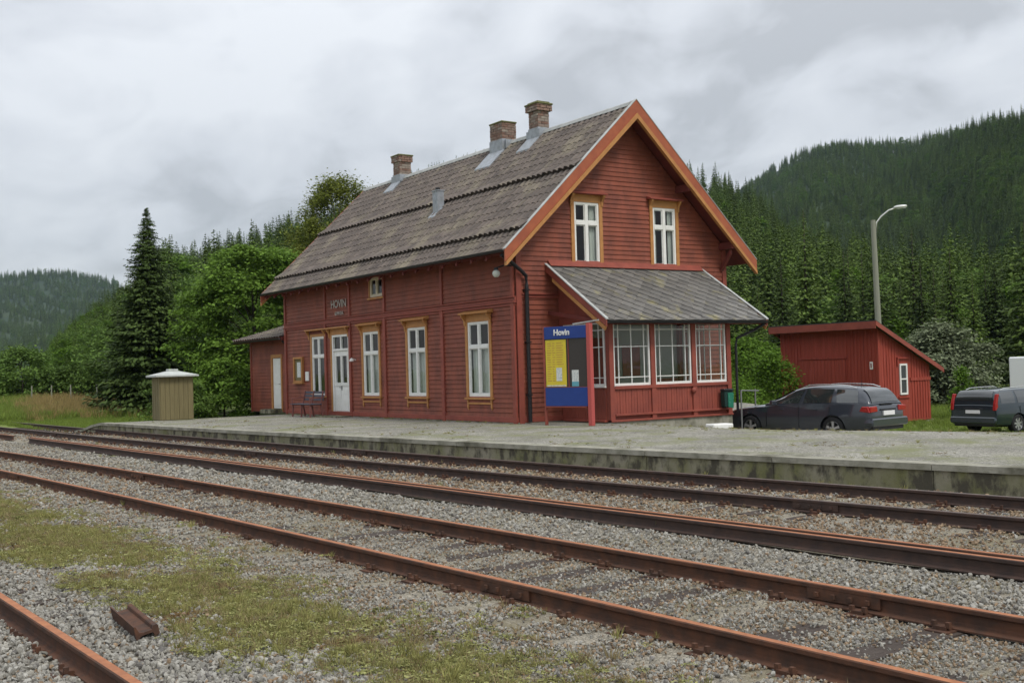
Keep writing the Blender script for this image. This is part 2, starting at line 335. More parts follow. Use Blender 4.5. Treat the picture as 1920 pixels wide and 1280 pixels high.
def hill_h(az_, r):
    az_ = np.asarray(az_, float); r = np.asarray(r, float)
    rb = np.interp(az_, RB[:, 0], RB[:, 1]); hb = np.interp(az_, RB[:, 0], RB[:, 2])-tree_h(az_)
    rc = np.interp(az_, RC[:, 0], RC[:, 1]); hc = np.interp(az_, RC[:, 0], RC[:, 2])-12
    wl = 1-S(-75, -69, az_)
    r0 = 80+15*wl
    z0 = -1.0+1.2*(1-S(-64, -54, az_))
    a = z0+(hb-z0)*np.clip((r-r0)/(rb-r0), 0, 1)**1.28
    dip_r = rb+(rc-rb)*.22; dip = wl*np.minimum(hb-6, 1.)+(1-wl)*(hb-3)
    b_ = hb+(dip-hb)*S(0, 1, (r-rb)/(dip_r-rb))
    tt = np.clip((r-dip_r)/(rc-dip_r), 0, 1)
    c_ = dip+(hc-dip)*(wl*(.35*tt+.65*tt**2.2)+(1-wl)*tt*(1.12-.12*tt))
    out_ = np.where(r < rb, a, np.where(r < dip_r, b_, c_))
    out_ = np.where(r > rc, hc-(r-rc)*.25, out_)
    und = np.sin(az_*1.7+r*.013)*np.sin(r*.021+az_*.6)*r*.006
    fade = np.clip((r-100)/60, 0, 1)*np.clip(np.abs(r-rc)/80, 0, 1)*np.clip(np.abs(r-rb)/40, 0, 1)
    return out_+und*fade
def polar(az_, r): return CAM.x+r*np.sin(np.radians(az_)), CAM.y+r*np.cos(np.radians(az_))
def grid_mesh(name, P, mats, smooth=True, parent=None):
    a, b_, _ = P.shape; idx = np.arange(a*b_).reshape(a, b_)
    F = np.stack([idx[:-1, :-1], idx[:-1, 1:], idx[1:, 1:], idx[1:, :-1]], -1).reshape(-1, 4)
    return npmesh(name, P.reshape(-1, 3), F, mats, smooth, parent=parent)

# ground sheet: polar round the camera, reaching the foot of the hills (and the horizon elsewhere)
azs = np.concatenate([np.arange(-100, 0, .8), np.arange(0, 261, 6)]); rs = np.concatenate([np.arange(0, 40, 1.2), np.geomspace(40, 104, 28)])
A, RR = np.meshgrid(azs, rs, indexing='ij'); X, Y = polar(A, RR)
Z = ground_h(X, Y); hz = hill_h(np.where(A > 0, np.where(A > 80, -95, -10), A), RR); bl = S(72, 102, RR)
inside = (X > -15) & (Y > edge_y(np.clip(X, -14, 26))-.3) & (Y < 9)
Z = Z*(1-bl)+np.where(A > 20, -.4, hz)*bl - .05
Z = np.where(inside, Z-.15, Z)
g = grid_mesh('ground', np.stack([X, Y, Z], -1), M['grassground']); tag(g, kind='structure')
azs2 = np.arange(-100, -8, .5); rs2 = np.concatenate([np.geomspace(100, 420, 60), np.geomspace(432, 2300, 70)])
A, RR = np.meshgrid(azs2, rs2, indexing='ij'); X, Y = polar(A, RR); Z = hill_h(A, RR)-.08
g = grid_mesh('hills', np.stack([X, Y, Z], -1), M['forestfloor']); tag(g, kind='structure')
azs3 = np.arange(-10, 262, 6); rs3 = np.array([103, 150, 300, 800, 2500, 6000])
A, RR = np.meshgrid(azs3, rs3, indexing='ij'); X, Y = polar(A, RR)
g = grid_mesh('plain', np.stack([X, Y, np.full_like(X, -.5)], -1), M['grassground']); tag(g, kind='structure')

# pale hay field far down the valley on the left
azs4 = np.arange(-92, -77.6, .4); rs4 = np.linspace(230, 540, 30); A, RR = np.meshgrid(azs4, rs4, indexing='ij'); X, Y = polar(A, RR)
M['field'] = mat('hay_field', (.36, .36, .14), .95, (.28, .31, .11), .02)
g = grid_mesh('field', np.stack([X, Y, hill_h(A, RR)+.25], -1), M['field']); tag(g, kind='structure')
# track bed
xs = np.concatenate([np.arange(-80, -14, 1.5), np.arange(-14, 30, .25)]); ys = np.linspace(0, 1, 70)
X = np.repeat(xs[:, None], len(ys), 1); top = np.where(xs > -14, edge_y(np.clip(xs, -14, 30)), edge_y(-14)-.9+(xs+14)*.09); Y = -26+(top[:, None]+26)*ys[None]
Z = ZB-.014+.014*np.sin(X*1.3+Y*2.1)*np.sin(Y*3.1-X*.7)+.035*S(0, 1.2, np.abs(Y-(-12.9+X*.03))*-1+1.6)
Z = Z-.06*S(-60, -80, X)
bed = grid_mesh('track_bed', np.stack([X, Y, Z], -1), M['ballastbed']); tag(bed, kind='structure')

# platform / yard surface
xs = np.concatenate([np.arange(-17, 3, .5), np.arange(3, 34, .5)]); ys = np.concatenate([np.linspace(0, 1, 30)**1.0])
X = np.repeat(xs[:, None], len(ys), 1); e0 = edge_y(xs)+.25; Y = e0[:, None]+(13.0+1.2*np.sin(xs*.5)[:, None]-e0[:, None])*ys[None]
Z = crest_drop(X, Y)*S(-4, 1.9, X)+.004
Z = Z-.33*S(-14.2, -17, X)
pl = grid_mesh('platform', np.stack([X, Y, Z], -1), M['platform']); tag(pl, kind='structure')
# platform edge wall of concrete slabs
mb = MB(); x = -17.0
while x < 30:
    w = 2.38 if x > 2 else 3.6
    a, b_ = x+.006, x+w-.006
    za = -.33*float(S(-14.2, -17, a)); zb = -.33*float(S(-14.2, -17, b_)); k = 4
    for j in range(k):
        xa, xb = a+(b_-a)*j/k, a+(b_-a)*(j+1)/k; ya, yb = edge_y(xa), edge_y(xb)
        z0a, z0b = -.33*float(S(-14.2, -17, xa)), -.33*float(S(-14.2, -17, xb))
        for (o0, o1, zt_, zl, mi) in ((.02, .26, -.065, -.75, 0), (-.015, .30, .018, -.063, 1)):
            vs_ = [(xa, ya+o0, z0a+zl), (xb, yb+o0, z0b+zl), (xb, yb+o1, z0b+zl), (xa, ya+o1, z0a+zl), (xa, ya+o0, z0a+zt_), (xb, yb+o0, z0b+zt_), (xb, yb+o1, z0b+zt_), (xa, ya+o1, z0a+zt_)]
            fs_ = [(3, 2, 1, 0), (4, 5, 6, 7), (0, 1, 5, 4), (2, 3, 7, 6)]
            if j == 0: fs_.append((3, 0, 4, 7))
            if j == k-1: fs_.append((1, 2, 6, 5))
            mb.add(vs_, fs_, mi)
    x += w
tag(mb.build('platform_edge_wall', [M['concrete'], M['coping']]), kind='structure')

# ---------------------------------------------------------------- railway tracks
def rail_profile(h=.14):
    half = [(.060, 0), (.060, .010), (.014, .026), (.009, .045), (.009, h-.042), (.030, h-.034), (.034, h-.028), (.034, h-.006), (.026, h)]
    return half+[(-a, b) for a, b in reversed(half)]
def add_rail(mb, yf, off, x0, x1, zb, h=.14, step=.6, wob=0):
    prof = rail_profile(h); n = len(prof); k = max(2, int((x1-x0)/step)+1); xs = np.linspace(x0, x1, k); vs = []
    for i, x in enumerate(xs):
        dy = (yf(x+.1)-yf(x-.1))/.2; L_ = math.hypot(1, dy); nx, ny = -dy/L_, 1/L_
        w = wob*math.sin(x*.9+off)
        for a, b_ in prof: vs.append((x+nx*(off+a+w), yf(x)+ny*(off+a+w), zb+b_))
    nb = len(mb.v)
    for i in range(k-1):
        for j in range(n):
            pass
    fs_side = [(i*n+j, i*n+(j+1) % n, (i+1)*n+(j+1) % n, (i+1)*n+j) for i in range(k-1) for j in range(n) if j != 8]
    fs_top = [(i*n+8, i*n+9, (i+1)*n+9, (i+1)*n+8) for i in range(k-1)]
    b0 = len(mb.v); mb.add(vs, fs_side+[tuple(range(n)), tuple(range((k-1)*n, k*n))], 0)
    for f in fs_top+[(i*n+7, i*n+8, (i+1)*n+8, (i+1)*n+7) for i in range(0)]: mb.f.append([b0+q for q in f]); mb.m.append(1)
def plate_bm(mb, x, y, z, dy, mi=1):
    c_, s_ = 1/math.hypot(1, dy), dy/math.hypot(1, dy)
    def P(a, b_, zz): return (x+a*c_-b_*s_, y+a*s_+b_*c_, z+zz)
    def bx(a0, a1, b0, b1, z0, z1):
        mb.add([P(a, b_, zz) for zz in (z0, z1) for a, b_ in ((a0, b0), (a1, b0), (a1, b1), (a0, b1))], [(3, 2, 1, 0), (4, 5, 6, 7), (0, 1, 5, 4), (1, 2, 6, 5), (2, 3, 7, 6), (3, 0, 4, 7)], mi)
    bx(-.08, .08, -.17, .17, -.002, .014)
    for s in (-1, 1):
        bx(-.045, .045, s*.058, s*.125, .014, .038)
        for a in (-.05, .05): bx(a-.014, a+.014, s*.105-.014, s*.105+.014, .03, .066)
def track(label, yf, x0, x1, side_mat, head_mat, sl_x0, sl_x1, sp=.62, sink=0, jitter=.03, loc=None, dx=0):
    t = empty('railway_track', (0, 0, 0), 0, label, 'railway track')
    zb = ZR-.14
    for s in (-1, 1):
        mb = MB(); add_rail(mb, yf, s*.7525, x0, x1, zb); 
        # fishplates at joints
        xx = x0+4.3+s*.9+dx
        while xx < x1-1:
            dy = (yf(xx+.1)-yf(xx-.1))/.2
            for q in (-1, 1):
                a = xx-.3; b_ = xx+.3
                mb.bar((a, yf(a)+s*.7525+q*.021, zb+.07), (b_, yf(b_)+s*.7525+q*.021, zb+.07), .022, .075, 0)
                for k in range(4):
                    bxp = a+.09+k*.14; mb.box(bxp-.015, bxp+.015, yf(bxp)+s*.7525+q*.03, yf(bxp)+s*.7525+q*.055, zb+.055, zb+.085, 0)
            xx += 14.2
        mb.build('rail', [side_mat, head_mat], t)
    x = sl_x0; i = 0
    while x < sl_x1:
        xc = x+random.uniform(-jitter, jitter); dy = (yf(xc+.1)-yf(xc-.1))/.2; an = random.uniform(-.02, .02)
        yc = yf(xc); L_ = 1.32+random.uniform(-.07, .07); nx, ny = -dy+an, 1
        zt = zb-.003-sink*random.uniform(0, 1)
        mb = MB(); p = Vector((xc-nx*L_, yc-ny*L_, zt-.07)); q = Vector((xc+nx*L_, yc+ny*L_, zt-.07))
        k = 5
        for j in range(k):
            a = p.lerp(q, j/k); b_ = p.lerp(q, (j+1)/k); mb.bar(a, b_, .235, .14, 0)
        for s in (-1, 1): plate_bm(mb, xc+nx*.7525*s, yc+ny*.7525*s, zb-.012, dy)
        mb.build('sleeper', [M['sleeper'], M['rust']], t)
        x += sp; i += 1
    return t
track('railway track with dark worn rails running along the foot of the platform edge', t1_y, -60, 28, M['darkrail'], M['worn'], -24, 25, .64, .015)
track('railway track with rusty orange rails crossing the middle of the gravel yard', t2_y, -32, 27, M['rust'], M['railhead'], -14, 25, .64, .02, .05, dx=2)
c2 = lambda x: c_y(x)-.7525
track('rusty siding track in the near corner beside the mossy strip', c2, 3, 24, M['rust'], M['railhead'], 8, 22, .62, .005, dx=3.5)
def lying(name, label, yf, x0, x1, off, z, mats, group=None):
    mb = MB(); add_rail(mb, yf, off, x0, x1, z, wob=.012); return tag(mb.build(name, mats), label, 'rail', group)
sm = [M['darkrail'], M['railhead']]; 
lying('spare_rail', 'long spare rail laid between the two tracks, the one nearer the platform', sp_y, -11.4, 27, .085, ZB+.012, [M['rust'], M['railhead']], 'spare rails laid between the tracks')
lying('spare_rail', 'long spare rail laid between the two tracks, the one nearer the camera', sp_y, -10.9, 27, -.075, ZB+.01, [M['darkrail'], M['railhead']], 'spare rails laid between the tracks')
lying('spare_rail', 'rusty spare rail ending at the gap, leftmost of the rails laid between the tracks', sp_y, -34, -13.0, -.02, ZB+.01, [M['rust'], M['railhead']], 'spare rails laid between the tracks')
# rail offcut on its side
t = empty('rail_offcut', (15.14, -13.57, -.335), R(-4), 'short rusty offcut of rail lying on its side on the mossy strip', 'rail offcut')
mb = MB(); prof = rail_profile(.15); n = len(prof)
vs_ = [(xx, b_-.07, a+.062) for xx in (-.40, .40) for a, b_ in prof]
mb.add(vs_, [(j, (j+1) % n, n+(j+1) % n, n+j) for j in range(n)]+[tuple(range(n))[::-1], tuple(range(n, 2*n))])
o = mb.build('rail_piece', M['rust'], t); o.rotation_euler = (R(12), 0, 0)

# ---------------------------------------------------------------- station building
L, Wd = 14.48, 7.225; OX, EV, ZE, ZRG = .582, .551, 4.277, 8.246; YM = Wd/2
SL = (ZRG-ZE)/(YM+EV); SANG = math.atan(SL)
H = empty('station_building', (0, 0, 0), 0, 'red clapboard railway station with a steep tiled roof and a glazed side porch', 'station building')
PF = lambda u, z, o: (u, -o, z)            # platform facade
PG = lambda u, z, o: (o, u, z)             # gable towards the car park
PX = 1.94
PP = lambda u, z, o: (PX+o, u, z)          # porch front
def BX(mb, P, u0, u1, z0, z1, o0, o1, mi=0):
    vs = [P(u, z, o) for o in (o0, o1) for u, z in ((u0, z0), (u1, z0), (u1, z1), (u0, z1))]
    mb.add(vs, [(3, 2, 1, 0), (4, 5, 6, 7), (0, 1, 5, 4), (1, 2, 6, 5), (2, 3, 7, 6), (3, 0, 4, 7)], mi)
def siding(mb, P, u0, u1, z0, z1, holes, pitch=.122, lim=None, mi=0, proud=.022):
    """lapped boards; lim(z) -> (ul, ur) for gables"""
    z = z0; lim = lim or (lambda zz: (u0, u1))
    while z < z1-1e-4:
        zt = min(z+pitch, z1); cuts = sorted({z, zt, *[h[2] for h in holes if z < h[2] < zt], *[h[3] for h in holes if z < h[3] < zt]})
        wob = random.uniform(-.0015, .0015)
        for a, b_ in zip(cuts[:-1], cuts[1:]):
            la, ra = lim(a); lb, rb = lim(b_); la, lb = max(la, u0), max(lb, u0); ra, rb = min(ra, u1), min(rb, u1)
            if ra-la < .01: continue
            segs = [(la, lb, ra, rb)]
            for h in holes:
                if h[2] < b_-1e-5 and h[3] > a+1e-5:
                    ns = []
                    for s in segs:
                        if h[1] <= s[0] or h[0] >= s[2]: ns.append(s); continue
                        if h[0] > s[0]: ns.append((s[0], s[1], h[0], h[0]))
                        if h[1] < s[2]: ns.append((h[1], h[1], s[2], s[3]))
                    segs = ns
            oa = .004+proud*(1-(a-z)/pitch)+wob; ob = .004+proud*(1-(b_-z)/pitch)+wob
            for s in segs:
                v = [P(s[0], a, oa), P(s[2], a, oa), P(s[3], b_, ob), P(s[1], b_, ob)]; f = [(0, 1, 2, 3)]
                if a == z: v += [P(s[0], a, .0), P(s[2], a, .0)]; f.append((4, 5, 1, 0))
                mb.add(v, f, mi)
        z = zt
def backing(mb, P, u0, u1, z0, top, holes, o0=-.14, o1=0., mi=0, extra=()):
    us = sorted({u0, u1, *[min(max(h[k], u0), u1) for h in holes for k in (0, 1)], *extra})
    for a, b_ in zip(us[:-1], us[1:]):
        if b_-a < 1e-5: continue
        hs = sorted([(h[2], h[3]) for h in holes if h[0] < b_-1e-5 and h[1] > a+1e-5]); z = z0
        for h in hs: BX(mb, P, a, b_, z, h[0], o0, o1, mi) if h[0] > z+1e-4 else None; z = h[1]
        ta, tb = top(a), top(b_)
        v = [P(u, zz, o) for o in (o0, o1) for u, zz in ((a, z), (b_, z), (b_, tb), (a, ta))]
        mb.add(v, [(3, 2, 1, 0), (4, 5, 6, 7), (0, 1, 5, 4), (1, 2, 6, 5), (2, 3, 7, 6), (3, 0, 4, 7)], mi)
roof_under = lambda y: ZE+SL*(min(y, Wd-y)+EV)-.21
FW = [(-12.20, -11.18), (-8.38, -7.34), (-5.54, -4.50), (-2.26, -1.22)]
fz0, fz1 = .67, 2.62
fholes = [(a, b_, fz0, fz1) for a, b_ in FW]+[(-10.62, -9.36, .03, fz1), (-7.83, -6.99, 3.66, 4.25)]
gz0, gz1 = 4.016, 5.621; GW = [(1.867, 2.685), (4.54, 5.358)]
gholes = [(a, b_, gz0, gz1) for a, b_ in GW]
ztop = roof_under(0)
mb = MB()
siding(mb, PF, -L, 0, .03, ztop+.05, fholes)
siding(mb, PG, 0, Wd, .03, ZRG-.25, gholes, lim=lambda z: (max(0, (z+.21-ZE)/SL-EV), Wd-max(0, (z+.21-ZE)/SL-EV)))
PB = lambda u, z, o: (u, Wd+o, z); PL = lambda u, z, o: (-L-o, u, z)
siding(mb, PB, -L, 0, .03, ztop+.05, [])
siding(mb, PL, 0, Wd, .03, ZRG-.25, [], lim=lambda z: (max(0, (z+.21-ZE)/SL-EV), Wd-max(0, (z+.21-ZE)/SL-EV)))
mb.build('wall', M['red'], H)
mb = MB()
backing(mb, PF, -L, 0, .0, lambda u: ztop, fholes); backing(mb, PG, 0, Wd, .0, roof_under, gholes, extra=(YM,))
backing(mb, PB, -L, 0, .0, lambda u: ztop, []); backing(mb, PL, 0, Wd, .0, roof_under, [], extra=(YM,))
mb.box(-L+.15, -.15, .15, Wd-.15, .0, .05); mb.box(-L+.15, -.15, .15, Wd-.15, 3.2, 3.35)
mb.box(-L/2-.05, -L/2+.05, .15, Wd-.15, .05, 3.2)
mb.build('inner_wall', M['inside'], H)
mb = MB(); mb.box(-L-.03, .03, -.03, Wd+.03, -.9, .03)
mb.build('foundation', M['coping'], H)
# posts, belts
mb = MB()
for x in (-L+.07, -11.09, -9.27, -6.92, -3.55, -.09):
    mb.box(x-.075, x+.075, -.065, -.0, .0, 3.02); mb.box(x-.06, x+.06, -.06, 0, 3.16, ztop)
mb.box(-L-.02, .03, -.085, 0, 3.0, 3.045); mb.box(-L-.02, .03, -.05, 0, 3.05, 3.13); mb.box(-L-.02, .03, -.095, 0, 3.132, 3.16)
mb.box(-L-.02, .0, -.045, 0, 2.93, 2.995)
# gable corner boards and belt
mb.box(.0, .05, .0, .15, .0, ztop-.05); mb.box(.0, .05, Wd-.15, Wd, .0, ztop-.05)
mb.box(0, .08, .15, Wd-.15, 3.20, 3.24); mb.box(0, .045, .15, Wd-.15, 3.12, 3.197)
mb.box(-L, 0, -.05, 0, .03, .16); mb.box(0, .045, .15, Wd-.15, .03, .16)
mb.build('trim_boards', M['redtrim'], H, bevel=.006)
mb = MB()   # dark shadow-gap frieze boards under the belt
# windows --------------------------------------------------------------
def text_mesh(name, body, size, mat_, loc, rot, parent=None, ext=.006):
    cu = bpy.data.curves.new(name, 'FONT'); cu.body = body; cu.size = size; cu.extrude = ext; cu.align_x = 'CENTER'; cu.align_y = 'CENTER'; cu.offset = .004
    tmp = bpy.data.objects.new('tmp', cu); col.objects.link(tmp); dg = bpy.context.evaluated_depsgraph_get(); dg.update()
    me = bpy.data.meshes.new_from_object(tmp.evaluated_get(dg)); bpy.data.objects.remove(tmp); me.name = name
    me.materials.clear(); me.materials.append(mat_); o = bpy.data.objects.new(name, me); col.objects.link(o); o.location = loc; o.rotation_euler = rot
    if parent: o.parent = parent
    return o
def window(P, u0, u1, z0, z1, split=.335, name='window', curtain='low', casing=.11, hood=True, apron=True, fm='white', mull=.055, parent=None):
    parent = parent or H
    w = .06; mb = MB(); o0, o1 = -.035, .02; zs = z1-(z1-z0)*split; uc = (u0+u1)/2
    BX(mb, P, u0, u0+w, z0, z1, o0, o1); BX(mb, P, u1-w, u1, z0, z1, o0, o1); BX(mb, P, u0+w, u1-w, z0, z0+w+.01, o0, o1); BX(mb, P, u0+w, u1-w, z1-w, z1, o0, o1)
    BX(mb, P, uc-mull*.75, uc+mull*.75, z0+w+.01, z1-w, o0, o1+.006)
    if split:
        for a, b_ in ((u0+w, uc-mull*.75), (uc+mull*.75, u1-w)): BX(mb, P, a, b_, zs-mull*.8, zs+mull*.8, o0, o1+.010)
    # inner sash rails
    for a, b_ in ((u0+w, uc-mull*.75), (uc+mull*.75, u1-w)):
        spans = [(z0+w+.01, zs-mull*.8), (zs+mull*.8, z1-w)] if split else [(z0+w+.01, z1-w)]
        for za, zb in spans:
            q = .022
            BX(mb, P, a, a+q, za, zb, o0, .002); BX(mb, P, b_-q, b_, za, zb, o0, .002); BX(mb, P, a+q, b_-q, za, za+q, o0, .002); BX(mb, P, a+q, b_-q, zb-q, zb, o0, .002)
    f = mb.build(name, M[fm], parent, bevel=.003)
    mb = MB(); mb.add([P(u0+w*.5, z0+.03, -.02), P(u1-w*.5, z0+.03, -.02), P(u1-w*.5, z1-.03, -.02), P(u0+w*.5, z1-.03, -.02)], [(0, 1, 2, 3)]); mb.build('pane', M['glass'], f)
    if curtain:
        mb = MB(); n = 28; zt = zs+.03 if curtain == 'low' else z1
        spans = {'low': [(u0+.05, u1-.05)], 'sides': [(u0+.03, u0+(u1-u0)*.24), (u1-(u1-u0)*.24, u1-.03)], 'right': [(u1-(u1-u0)*.30, u1-.03)], 'full': [(u0+.04, u1-.04)]}[curtain]
        for a, b_ in spans:
            vs = []; 
            for i in range(n+1):
                u = a+(b_-a)*i/n; oo = -.105+.018*math.sin(i*1.9)+.006*math.sin(i*4.3); vs += [P(u, z0+.03, oo), P(u, zt, oo*.9)]
            mb.add(vs, [(2*i, 2*i+2, 2*i+3, 2*i+1) for i in range(n)])
        mb.build('curtain', M['curtain'], f, smooth=True)
    if casing:
        mb = MB(); c_ = casing; t_ = .045
        top = .20 if hood else .09
        BX(mb, P, u0-c_, u0, z0-.02, z1+top, 0, t_); BX(mb, P, u1, u1+c_, z0-.02, z1+top, 0, t_); BX(mb, P, u0, u1, z1, z1+top, 0, t_-.004)
        BX(mb, P, u0-c_-.04, u1+c_+.04, z0-.075, z0-.022, 0, .085)
        if apron:
            BX(mb, P, u0-c_*.7, u1+c_*.7, z0-.20, z0-.15, 0, .05)
            for a in (u0-c_*.75, u1+c_*.75-.07):
                BX(mb, P, a, a+.07, z0-.147, z0-.077, 0, .055); BX(mb, P, a+.005, a+.065, z0-.30, z0-.203, 0, .05); BX(mb, P, a+.018, a+.052, z0-.345, z0-.303, 0, .035)
        mb.build('casing', M['ochre'], f, bevel=.004)
        if hood:
            mb = MB(); zz = z1+.20
            v = [P(u0-c_-.09, zz, 0), P(u1+c_+.09, zz, 0), P(u1+c_+.09, zz, .20), P(u0-c_-.09, zz, .20), P(u0-c_-.09, zz+.10, 0), P(u1+c_+.09, zz+.10, 0), P(u1+c_+.09, zz+.035, .20), P(u0-c_-.09, zz+.035, .20)]
            mb.add(v, [(0, 1, 2, 3), (4, 5, 6, 7), (0, 1, 5, 4), (1, 2, 6, 5), (2, 3, 7, 6), (3, 0, 4, 7)])
            mb.build('hood', M['ochre'] if P is PF else M['redtrim'], f, bevel=.004)
            for a in (u0-c_-.02, u1+c_-.05):
                mb = MB()
                prof = [(0.046, zz-.30), (.06, zz-.27), (.07, zz-.17), (.10, zz-.12), (.16, zz-.05), (.17, zz-.003), (.046, zz-.003)]
                vs = [P(a+d, q[1], q[0]) for d in (0, .07) for q in prof]; n = len(prof)
                mb.add(vs, [tuple(range(n))[::-1], tuple(range(n, 2*n))]+[(i, (i+1) % n, n+(i+1) % n, n+i) for i in range(n)])
                mb.build('hood_bracket', M['ochre'], f)
    return f
for i, (a, b_) in enumerate(FW):
    w_ = window(PF, a, b_, fz0, fz1, curtain='low' if i else 'right', hood=(i > 0), apron=(i > 0))
window(PF, -7.83, -6.99, 3.66, 4.25, split=0, curtain=None, casing=.06, hood=False, apron=False, fm='cream', mull=.05)
for a, b_ in GW: window(PG, a, b_, gz0, gz1, curtain='sides' if a > 3 else 'right', apron=False, mull=.065)
# entrance door with transom and shared hood
mb = MB(); a, b_ = -10.62, -9.36
BX(mb, PF, a, a+.09, .03, fz1, -.05, .03); BX(mb, PF, b_-.09, b_, .03, fz1, -.05, .03); BX(mb, PF, a+.09, b_-.09, fz1-.07, fz1, -.05, .03)
BX(mb, PF, a+.09, b_-.09, 2.10, 2.17, -.05, .035); BX(mb, PF, (a+b_)/2-.035, (a+b_)/2+.035, 2.17, fz1-.07, -.05, .02)
fd = mb.build('door_frame', M['white'], H, bevel=.004)
mb = MB(); mb.add([PF(a+.05, 2.12, -.03), PF(b_-.05, 2.12, -.03), PF(b_-.05, fz1-.03, -.03), PF(a+.05, fz1-.03, -.03)], [(0, 1, 2, 3)]); mb.build('transom_pane', M['glass'], fd)
mb = MB(); a2, b2 = a+.095, b_-.095; dz0, dz1 = .06, 2.095; cx_ = (a2+b2)/2
gl = [(a2+.13, cx_-.06, 1.08, 1.93), (cx_+.06, b2-.13, 1.08, 1.93)]
backing(mb, PF, a2, b2, dz0, lambda u: dz1, gl, -.05, -.005)
for q in gl:
    BX(mb, PF, q[0]-.03, q[0], q[2]-.03, q[3]+.03, -.005, .012); BX(mb, PF, q[1], q[1]+.03, q[2]-.03, q[3]+.03, -.005, .012); BX(mb, PF, q[0], q[1], q[2]-.03, q[2], -.005, .012); BX(mb, PF, q[0], q[1], q[3], q[3]+.03, -.005, .012)
BX(mb, PF, a2+.02, b2-.02, .98, 1.02, -.005, .02)
for q in ((a2+.10, cx_-.05), (cx_+.05, b2-.10)): BX(mb, PF, q[0], q[1], .18, .88, -.005, .008)
dr = mb.build('door', M['white'], H, bevel=.003)
mb = MB(); 
for q in gl: mb.add([PF(q[0], q[2], -.03), PF(q[1], q[2], -.03), PF(q[1], q[3], -.03), PF(q[0], q[3], -.03)], [(0, 1, 2, 3)])
mb.build('pane', M['glass'], dr)
mb = MB(); BX(mb, PF, a2+.5, a2+.55, .84, .98, -.004, .012); mb.bar(PF(cx_-.02, .93, .03), PF(cx_-.15, .93, .03), .02); mb.bar(PF(cx_-.02, .93, 0), PF(cx_-.02, .93, .035), .02); mb.build('door_handle', M['steel'], dr)
mb = MB()
BX(mb, PF, a-.10, a, .03, fz1+.20, 0, .045); BX(mb, PF, b_, b_+.05, .03, fz1+.20, 0, .045); BX(mb, PF, a, b_, fz1, fz1+.20, 0, .04)
BX(mb, PF, -12.45, -9.22, fz1+.20, fz1+.245, 0, .19); 
for u in (-12.42, -11.12, -10.80, -9.42):
    prof = [(0.046, fz1-.10), (.06, fz1-.07), (.07, fz1+.03), (.10, fz1+.08), (.155, fz1+.15), (.165, fz1+.198), (.046, fz1+.198)]; n = 7
    vs = [PF(u+d, q[1], q[0]) for d in (0, .08) for q in prof]; mb.add(vs, [tuple(range(n))[::-1], tuple(range(n, 2*n))]+[(i, (i+1) % n, n+(i+1) % n, n+i) for i in range(n)])
mb.build('door_casing', M['ochre'], H, bevel=.004)
mb = MB(); mb.box(-10.75, -9.2, -.62, -.03, -.03, .035); mb.build('door_step', M['concrete'], H, bevel=.01)
# notice board, plates, small lamp, station name
mb = MB(); P = PF; u0, u1, z0, z1 = -13.66, -12.90, 1.10, 1.98
BX(mb, P, u0, u0+.07, z0, z1, .02, .10); BX(mb, P, u1-.07, u1, z0, z1, .02, .10); BX(mb, P, u0+.07, u1-.07, z0, z0+.07, .02, .10); BX(mb, P, u0+.07, u1-.07, z1-.07, z1, .02, .10); BX(mb, P, u0-.03, u1+.03, z0-.04, z0-.003, .0, .12)
nb = mb.build('notice_board', M['ochre'], H, bevel=.004)
mb = MB(); BX(mb, P, u0+.07, u1-.07, z0+.07, z1-.07, .02, .045); mb.build('back_panel', M['hutwood'], nb)
mb = MB(); BX(mb, P, u0+.24, u1-.22, z0+.18, z1-.18, .048, .052); mb.build('notice', M['paper'], nb)
mb = MB(); BX(mb, P, -12.74, -12.48, 1.16, 1.47, .02, .05); mb.build('door_plate', M['white'], H)
mb = MB(); mb.lathe([(0, .0), (.07, 0), (.075, .03), (.04, .09), (0, .11)], (-8.92, -.16, 1.74), 12); mb.bar((-8.92, 0, 1.78), (-8.92, -.16, 1.83), .03); mb.build('entrance_lamp', M['white'], H, smooth=False)
text_mesh('station_name', 'HOVIN', .36, M['lettering'], (-10.02, -.045, 3.60), (R(90), 0, 0), H)
text_mesh('height_above_sea', '63 M O.H.', .15, M['lettering'], (-9.98, -.045, 3.30), (R(90), 0, 0), H)
# corner wall lamp and downpipe
mb = MB(); mb.tube([(-.05, -.07, 3.92), (-.15, -.22, 3.93), (-.30, -.36, 3.88)], .02, 8); mb.lathe([(0, .13), (.05, .125), (.06, .07)], (-.30, -.36, 3.76), 12)
lp = mb.build('wall_lamp', M['black'], H)
mb = MB(); mb.lathe([(.0, -.10), (.05, -.09), (.085, -.05), (.10, 0), (.085, .05), (.05, .08), (0, .09)], (-.30, -.36, 3.74), 18); mb.build('lamp_globe', M['globe'], lp, smooth=True)
mb = MB(); mb.tube([(.35, -.62, 4.14), (.30, -.45, 4.05), (.16, .05, 3.80), (.115, .25, 3.66), (.115, .26, 3.4), (.115, .26, 1.8), (.115, .26, .04)], .05, 10)
for z in (3.3, 2.0, .7): mb.box(.02, .175, .20, .32, z, z+.03)
mb.build('downpipe', M['black'], H)
RX_ = 2.339
mb = MB()   # gutter
def gutter(mb, x0, x1, y, z, r=.07, axis='x'):
    pr_ = [(r*math.cos(t), r*math.sin(t)) for t in np.linspace(math.pi, 2*math.pi, 9)]; pr2 = [(a*.86, b_*.86) for a, b_ in reversed(pr_)]; pl_ = pr_+pr2
    if axis == 'x': mb.prism([(y+a, z+b_) for a, b_ in pl_], 'x', x0, x1)
    else: mb.prism([(y+a, z+b_) for a, b_ in pl_], 'y', x0, x1)
gutter(mb, -L-OX+.05, OX-.06, -EV-.10, ZE-.02)
gutter(mb, .95, 6.30, RX_+.065, 2.43, .06, 'y')
